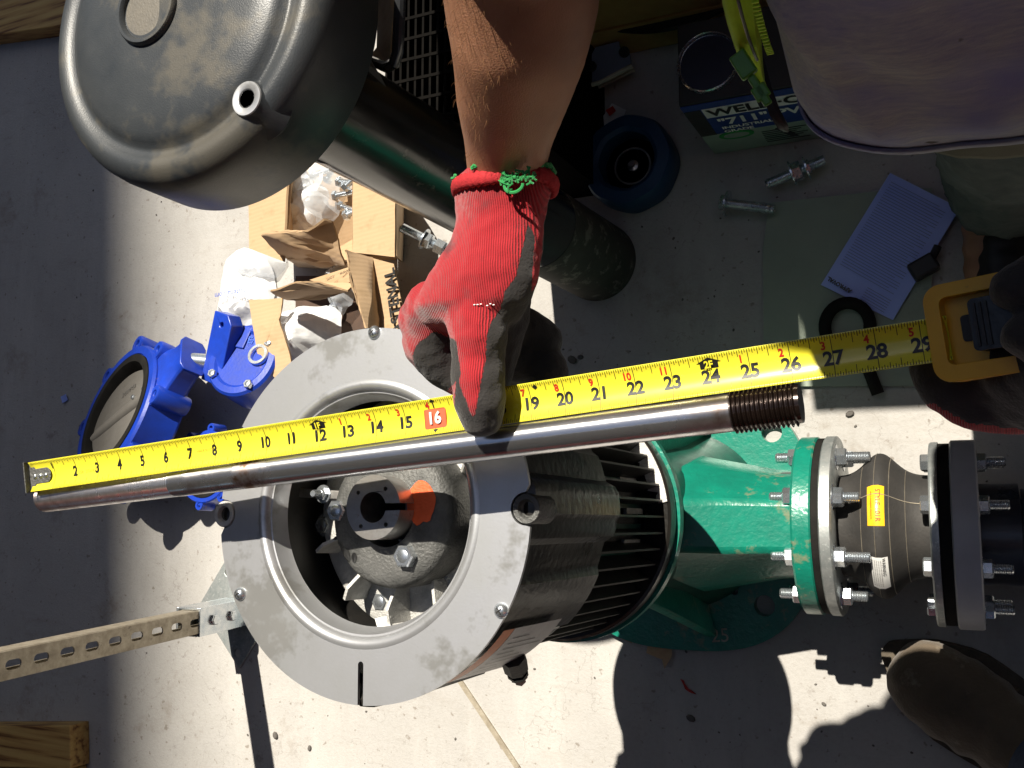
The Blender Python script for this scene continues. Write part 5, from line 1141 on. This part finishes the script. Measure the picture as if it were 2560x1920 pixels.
glove = blob(b, 'work_glove', 'glove', worker, .0016, 8, coat_attr, disp=gdisp)
tag(glove, 'red knit glove with black rubber palm pressing the tape')
# rolled cuff and green overlock yarn
b = B(); cc = gp(1262, 455, .985); vs = []
nn = 96; mm = 10
for i in range(nn):
    a = 2*math.pi*i/nn
    for j in range(mm):
        t_ = 2*math.pi*j/mm; R_ = .0035+.0005*math.sin(a*40); rx = .0345+R_*math.cos(t_); rz = .027+R_*math.cos(t_)
        vs.append((cc.x+rx*math.cos(a), cc.y-.004+R_*1.5*math.sin(t_)+.0012*math.sin(a*3), cc.z+rz*math.sin(a)))
b.add(vs, [(i*mm+j, ((i+1) % nn)*mm+j, ((i+1) % nn)*mm+(j+1) % mm, i*mm+(j+1) % mm) for i in range(nn) for j in range(mm)]); 
cuff = b.make('cuff_roll', mat('red_knit', (.45, .016, .022), .85, 0, (.28, .01, .014), 400, bump=.6, bscale=900), glove, ang=60)
def yarn(pts, r, n=3, seed=0):
    b = B()
    for k in range(n):
        q = [Vector(p)+Vector((noise.noise(Vector((i*.7, k*3.1, seed)))*.0016, noise.noise(Vector((i*.7, k*5.1, seed+3)))*.0022, noise.noise(Vector((i*.7, k*1.1, seed+5)))*.0014)) for i, p in enumerate(pts)]
        b.tube(q, r, 6)
    return b
ys = [Vector((cc.x+.0355*math.cos(a), cc.y+.0035+.0012*math.sin(9*a), cc.z+.0005+.0290*math.sin(a))) for a in [math.radians(-10+200*i/60) for i in range(61)]]
yarn(ys[::1][:36], .0012, 5, 1).make('yarn_edge', 'greenyarn', glove); yarn(ys[46:], .0012, 4, 2).make('yarn_edge', 'greenyarn', glove)
random.seed(5)
b = B()
for k in range(30):
    p = W(random.uniform(1235, 1345), random.uniform(434, 458), 1.0135); q = [p]
    for i in range(5): q.append(q[-1]+Vector((random.uniform(-.003, .003), random.uniform(-.0025, .0028), random.uniform(-.0008, .0010))))
    b.tube(q, .0007, 5)
b.make('yarn_fray', 'greenyarn', glove)
b = B(); lp = W(1285, 455, 1.0135)
b.tube([lp+Vector((.0065*math.cos(a), -.002+.005*math.sin(a), .0003)) for a in [math.radians(60+300*i/20) for i in range(21)]], .0011, 6); b.make('yarn_loop', 'greenyarn', glove)
# white stitches and smudges on the back of the hand
def top_at(px, py):
    q = W(px, py, 1.005); best = None; off = OFF[worker]
    for v in glove.data.vertices:
        p = v.co+off; k = (H-1.005)/(H-p.z); d_ = (p.x*k-q.x)**2+(p.y*k-q.y)**2
        if d_ < 1.2e-5 and (best is None or p.z > best.z): best = p
    return best or q
b = B()
random.seed(9)
for k in (0, 1, 2, 4, 5, 6): zz_ = 1.0035 if k == 0 else zz_*.7+.3*top_at(1186+k*8, 763+k*.6).z; b.ball(W(1186+k*8, 762+random.uniform(-2.5, 2.5), top_at(1186+k*8, 763+k*.6).z-.0002), .0006, 6, (1.6, .7, .6))
b.make('white_stitch', 'white', glove)
# arm hair
b = B(); random.seed(2); mv = [v for v in body.data.vertices if v.normal.z > .5 and v.co.z+OFF[worker].z > .97 and -.36 < v.co.x+OFF[worker].x < -.17 and v.co.y+OFF[worker].y < .42 and v.co.y+OFF[worker].y > .215]
for k in range(min(420, len(mv))):
    v = random.choice(mv); p = v.co+OFF[worker]; d = Vector((random.uniform(-.9, .6), -1, 0)).normalized(); L_ = random.uniform(.0025, .006)
    b.tube([p, p+d*L_*.5+v.normal*.0012, p+d*L_+v.normal*.0010], [.00010, .00009, .00004], 3, False)
o = b.make('arm_hair', mat('sunlit_arm_hair', (.25, .13, .06), .5), worker); o['kind'] = 'stuff'  # the hair's own tan colour
# left glove holding the case
b = B(); h0 = W(2520, 905, .915)
b.ball(h0, .046, 22, (1.2, .95, .55)); b.caps(W(2455, 915, .912), .028, W(2640, 935, .925), .038, 8)
b.caps(W(2680, 700, .955), .020, W(2600, 700, .985), .0155, 6); b.caps(W(2600, 700, .985), .0155, W(2530, 722, .985), .0120, 6)
b.caps(W(2700, 850, .95), .022, W(2620, 850, .985), .0165, 6); b.caps(W(2620, 850, .985), .0165, W(2560, 840, .985), .0120, 6)
for k, (y0_, y1_) in enumerate(((960, 950), (905, 900), (860, 850))): b.caps(W(2580, y0_, .915), .019, W(2430+k*10, y1_, .905), .0135, 6)
b.caps(W(2600, 900, .925), .040, W(2860, 890, .972), .040, 10)
def coat2(me):
    at = me.attributes.new('coat', 'FLOAT', 'POINT'); 
    for i, v in enumerate(me.vertices):
        k = v.co; lim = W(2420, 1012, .93).y; at.data[i].value = .004 if not (k.y < lim+.10*(k.x-W(2420, 1012, .93).x)*-1 and k.z < .925) else -.004
g2 = blob(b, 'work_glove', 'glove', worker, .002, 8, coat2, disp=gdisp); tag(g2, 'black-coated glove gripping the yellow tape case')

# shirt: squarish hanging tube with folds
def cloth(name, mt, cx_, cy_, rings, n=120, m_rows=None, fold=.006, fs_=3., parent=worker, ex=2.6, seed=0, lean=0, nrm=1, hemf=0):
    b = B(); vs = []; rows = m_rows or 50; zs = [r[0] for r in rings]
    for j in range(rows+1):
        t_ = j/rows; z = zs[0]+(zs[-1]-zs[0])*t_; a_ = np.interp(z, zs, [r[1] for r in rings]); q = np.interp(z, zs, [r[2] for r in rings]); ox = np.interp(z, zs, [r[3] for r in rings]); oy = np.interp(z, zs, [r[4] for r in rings])
        for i in range(n):
            a = 2*math.pi*i/n; c, s = math.cos(a), math.sin(a); R_ = (abs(c)**ex+abs(s)**ex)**(-1/ex)
            f_ = fold*(noise.noise(Vector((c*fs_+z*4, s*fs_+seed, z*5)))+.5*noise.noise(Vector((c*fs_*3, s*fs_*3+seed, z*9+c*6))))
            f_ += fold*.8*math.exp(-((((c*.8+z*5.5) % 1)-.5)/.10)**2)*(1 if s < 0 else 0)
            if name.startswith('shirt') and parent is worker and s < 0:
                xx = cx_+ox+a_*R_*c-hem.x
                for xa_, sl_, am_, wd_ in ((.055, -.24, .0065, .006), (.11, -.30, .005, .010), (.17, -.10, .005, .012), (.012, -.10, .003, .006)):
                    u_ = (xx-(xa_+sl_*(z-.95)))/wd_; f_ += am_*min(1, max(0, (z-.968)/.03))*(math.exp(-u_*u_) if u_ > 0 else math.exp(-u_*u_*.12))
            zz = z+(hemf*math.sin(a*3+1)*.01 if j == 0 else 0)
            vs.append((cx_+ox+(a_*R_+f_)*c, cy_+oy+(q*R_+f_)*s, zz))
    b.add(vs, [(j*n+i, j*n+(i+1) % n, (j+1)*n+(i+1) % n, (j+1)*n+i) for j in range(rows) for i in range(n)]); o = b.make(name, mt, parent, ang=80)
    md = o.modifiers.new('s', 'SOLIDIFY'); md.thickness = .002; md.offset = -1; return o
hem = W(2060, 412, .955)
shx = hem.x+.236; shy = hem.y+.171
cloth('shirt', 'shirt', shx, shy, [(.950, .245, .170, 0, .0), (.958, .248, .173, 0, .0), (1.0, .25, .174, .003, .0), (1.06, .25, .172, .010, .004), (1.15, .252, .170, .020, .012), (1.3, .23, .15, -.03, .03), (1.42, .20, .12, -.03, .04), (1.47, .10, .09, -.03, .04)], fold=.0065, fs_=2.4, seed=3, n=240, ex=9)
cloth('shirt_hem', 'shirt', shx, shy, [(.9503, .2475, .1725, 0, .0), (.958, .2502, .1752, 0, .0), (.9655, .2505, .1755, 0, .0)], m_rows=4, fold=.0065, fs_=2.4, seed=3, n=240, ex=9)
b = B(); 
hs = []
for i in range(120):
    a = 2*math.pi*i/120; c, s = math.cos(a), math.sin(a); R_ = (abs(c)**2.6+abs(s)**2.6)**(-1/2.6); hs.append((shx+.239*R_*c, shy+.168*R_*s, .9715))
cloth('undershirt', 'olive', .105, .365, [(.80, .150, .125, 0, 0), (.95, .16, .13, 0, 0)], 100, 20, .006, 3, seed=8, ex=4)
for k, fx in enumerate((.06, .31)):
    cloth('trouser_leg', 'jeansf' if k == 0 else 'jeans', fx, wc.y-.045, [(.07, .075, .085, 0, .05), (.30, .078, .085, 0, .03), (.50, .085, .095, 0, 0), (.62, .092, .10, 0, 0), (.93, .11, .13, .04*(1-2*k), .03)], 60, 40, .007, 3, seed=5+k, ex=2.1)
    b = B(); b.caps((fx, wc.y+.06, .05), .042, (fx-.01, wc.y-.13, .045), .040, 8); blob(b, 'shoe', 'shoe', worker, .004, 5)
# sleeves
for s_, e_2 in ((sR, eR), (sL, eL)):
    d2 = (e_2-s_); b = B(); b.tube([s_-d2*.12, s_, s_+d2*.3, s_+d2*.62], [.085, .095, .098, .098], 32); o = b.make('sleeve', 'shirt', worker, ang=80)
# lime vest: hanging left front edge
b = B(); VZ = 1.10
pl = [(1790, -260), (1800, -60), (1806, 10), (1818, 60), (1834, 110), (1848, 150), (1862, 178), (1880, 205), (1900, 232), (1908, 236)]
pr2 = [(1905, -260), (1900, -60), (1897, 10), (1899, 60), (1904, 110), (1906, 140), (1908, 165), (1911, 190), (1914, 220), (1915, 238)]
vs = []; n = len(pl)
for i in range(n):
    z = VZ-.0135*i+.03
    for k in range(7): t_ = k/6; p = W(pl[i][0]+(pr2[i][0]-pl[i][0])*t_, pl[i][1]+(pr2[i][1]-pl[i][1])*t_, z+.006*math.sin(t_*math.pi)+.004*math.sin(t_*9)); vs.append(p)
b.add(vs, [(i*7+k, i*7+k+1, i*7+k+8, i*7+k+7) for i in range(n-1) for k in range(6)]); o = b.make('vest_panel', 'lime', worker, ang=80); md = o.modifiers.new('s', 'SOLIDIFY'); md.thickness = .0025
b = B(); bl2 = [(1893, 150), (1905, 235), (1925, 290), (1945, 322), (1962, 330)]; br2 = [(1908, 140), (1928, 215), (1950, 275), (1968, 315), (1972, 330)]; vs = []
for i in range(5):
    z = .985-.006*i; vs += [W(*bl2[i], z), W(*br2[i], z)]
b.add(vs, [(2*i, 2*i+1, 2*i+3, 2*i+2) for i in range(4)]); o = b.make('vest_binding', 'black', worker, ang=80); md = o.modifiers.new('s', 'SOLIDIFY'); md.thickness = .004
zt = [W(1843, -60, 1.142), W(1845, 0, 1.132), W(1858, 50, 1.117), W(1870, 90, 1.100), W(1884, 130, 1.082), W(1893, 150, 1.07)]
b = B(); b.tube(zt, .0008, 6); b.make('zip_seam', 'ink', worker)
b = B()
for i in range(len(zt)-1):
    for k in range(5): p = zt[i].lerp(zt[i+1], k/5)+Vector((.007, 0, .002)); b.box(-.0012, .0022, -.0005, .0005, 0, .0012, fr(p, (0, 0, 1), (1, 0, 0)))
o = b.make('zip_teeth', 'lime', worker, ang=0)
zp = W(1858, 160, 1.075); zm = fr(zp, (0, -.2, 1), (.5, -1, 0)); b = B(); b.box(-.006, .008, -.0045, .0045, 0, .004, zm); b.box(.008, .026, -.0022, .0022, .001, .003, zm); b.box(.014, .022, -.004, .004, .001, .003, zm); b.make('zip_pull', mat('green_zip', (.10, .30, .03), .4), worker, ang=0, bevel=.001)

# the photographer: lower legs, boots, rest of the figure behind the camera
ph = thing('person', (.35, -.42, 0), 'person in brown suede boot and dark jeans standing at lower right', 'person')
toe = W(2225, 1632, .03); hl_ = W(2600, 1880, .03); bd = (hl_-toe); bd.z = 0; bdn = bd.normalized(); BM = fr(Vector((toe.x, toe.y, 0)), (0, 0, 1), bdn) @ Matrix.Scale(1.22, 4)
b = B()
hipz = .92; kneeA = BM @ Vector((.24, .02, .42)); ank = BM @ Vector((.200, 0, .09))
oth = Matrix.Translation((bdn.y*-.30+.18, bdn.x*-.30+.02, 0))
hipA = BM @ Vector((.36, -.02, hipz/1.22)); 
side = Vector((-bdn.y, bdn.x, 0))*-1
hipB = hipA+side*.18; kneeB = kneeA+side*.26+bdn*.08; ankB = ank+side*.34+bdn*.10
for hp, kn, an in ((hipA, kneeA, ank), (hipB, kneeB, ankB)):
    b.caps(hp, .085, kn, .058, 10); b.caps(kn, .056, an, .04, 10); b.caps(an+Vector((0, 0, -.06)), .036, an-bdn*.13+Vector((0, 0, -.08)), .030, 6)
mid = (hipA+hipB)/2
for z, a_ in ((.95, .16), (1.08, .15), (1.2, .16), (1.32, .18), (1.42, .15)): b.ball((mid.x+.10, mid.y, z), 1, 18, (.11, a_, .09))
b.caps((mid.x+.10, mid.y, 1.44), .055, (mid.x+.08, mid.y, 1.56), .05); b.ball((mid.x+.06, mid.y, 1.64), .1, 20, (.95, .8, 1.12)); b.ball((mid.x-.038, mid.y, 1.63), .015, 10)
for s in (-1, 1): b.ball((mid.x+.07, mid.y+s*.08, 1.64), .02, 10, (.8, .4, 1.2))
for s in (-1, 1):
    sh = Vector((mid.x+.10, mid.y+s*.19, 1.40)); el = Vector((mid.x-.02, mid.y+s*.22, 1.15)); b.caps(sh, .055, el, .045, 8); b.caps(el, .042, Vector((.24, mid.y*.5+s*.1, 1.42)), .03, 8); b.ball((.22, mid.y*.5+s*.1, 1.44), .035, 12, (1, .7, 1.1))
blob(b, 'body', 'skin', ph, .009, 3)
b = B(); b.lathe([(.084, -.02), (.086, .02), (.08, .06), (.055, .095), (.0, .108)], T(mid.x+.07, mid.y, 1.645), 32); b.make('hair', 'hair', ph)
for s in (-1, 1): b = B(); b.ball((mid.x-.03, mid.y+s*.03, 1.65), .011, 10, (.5, 1, .6)); b.make('eye', 'white', ph)
cloth('shirt', 'redc', mid.x+.10, mid.y, [(.92, .15, .20, 0, 0), (1.2, .145, .20, 0, 0), (1.40, .13, .21, 0, 0), (1.46, .08, .10, 0, 0)], 60, 20, .006, 3, parent=ph, ex=2.2)
def leg(h_, k_, a_, o_):
    b = B(); b.tube([a_+Vector((0, 0, -.035)), a_+Vector((0, 0, .03)), k_.lerp(a_, .5), k_, k_.lerp(h_, .5), h_+Vector((0, 0, .06))], [.068, .064, .068, .078, .092, .105], 48, up=(0, 1, 0))
    b.v = [v+Vector((noise.noise(v*18)*.006, noise.noise(v*18+Vector((5, 0, 0)))*.006, 0)) for v in b.v]; b.make('trouser_leg', 'jeans', ph, ang=80)
leg(hipA, kneeA, ank, 0); leg(hipB, kneeB, ankB, 0)
def boot(m):
    b = B()
    b.ball((.055, 0, .048), 1, 24, (.062, .047, .040), m.to_3x3().to_4x4()) if False else None
    def P(x, y, z): return m @ Vector((x, y, z))
    rot = m.to_3x3().to_4x4()
    for x, w_, h_ in ((.045, .046, .036), (.06, .050, .040), (.08, .052, .042), (.11, .050, .046), (.14, .046, .052), (.17, .042, .060), (.20, .040, .068), (.24, .040, .070), (.265, .036, .066)):
        b.ball(P(x, 0, .018+h_*.62), 1, 24, (.040, w_, h_), rot)
    for z in (.07, .10, .13, .16): b.ball(P(.225, 0, z), 1, 22, (.056, .045, .03), rot)
    bt = blob(b, 'boot', 'boot', ph, .0035, 26, disp=lambda p: .0026*noise.noise(p*28)+.0012*noise.noise(p*70))
    out = []
    for i in range(48):
        a = 2*math.pi*i/48; x = .147+.156*math.cos(a); wd = np.interp(x, [0, .03, .08, .15, .22, .30], [.034, .053, .063, .054, .051, .042]); y = wd*math.copysign(abs(math.sin(a))**.75, math.sin(a)); out.append((x, y))
    b = B(); b.plate(out, [], 0, .020, m); b.make('sole', 'sole', bt, ang=30, bevel=.003)
    for k in range(5):
        x = .135+.020*k; z = .083+.0085*k; b = B(); b.tube([P(x, -.028+.004*(k % 2), z-.004), P(x+.006, 0, z+.008), P(x, .028, z-.004)], .0028, 8); b.make('lace', 'brown', bt)
    b = B(); b.tube([P(.128, -.046, .025), P(.118, -.035, .062), P(.112, 0, .079), P(.118, .035, .062), P(.128, .046, .025)], .0030, 8); b.make('toe_seam', 'sole', bt)
    return bt
boot(BM); mB = BM.copy(); mB.translation = BM.translation+side*.34+bdn*.10; boot(mB)
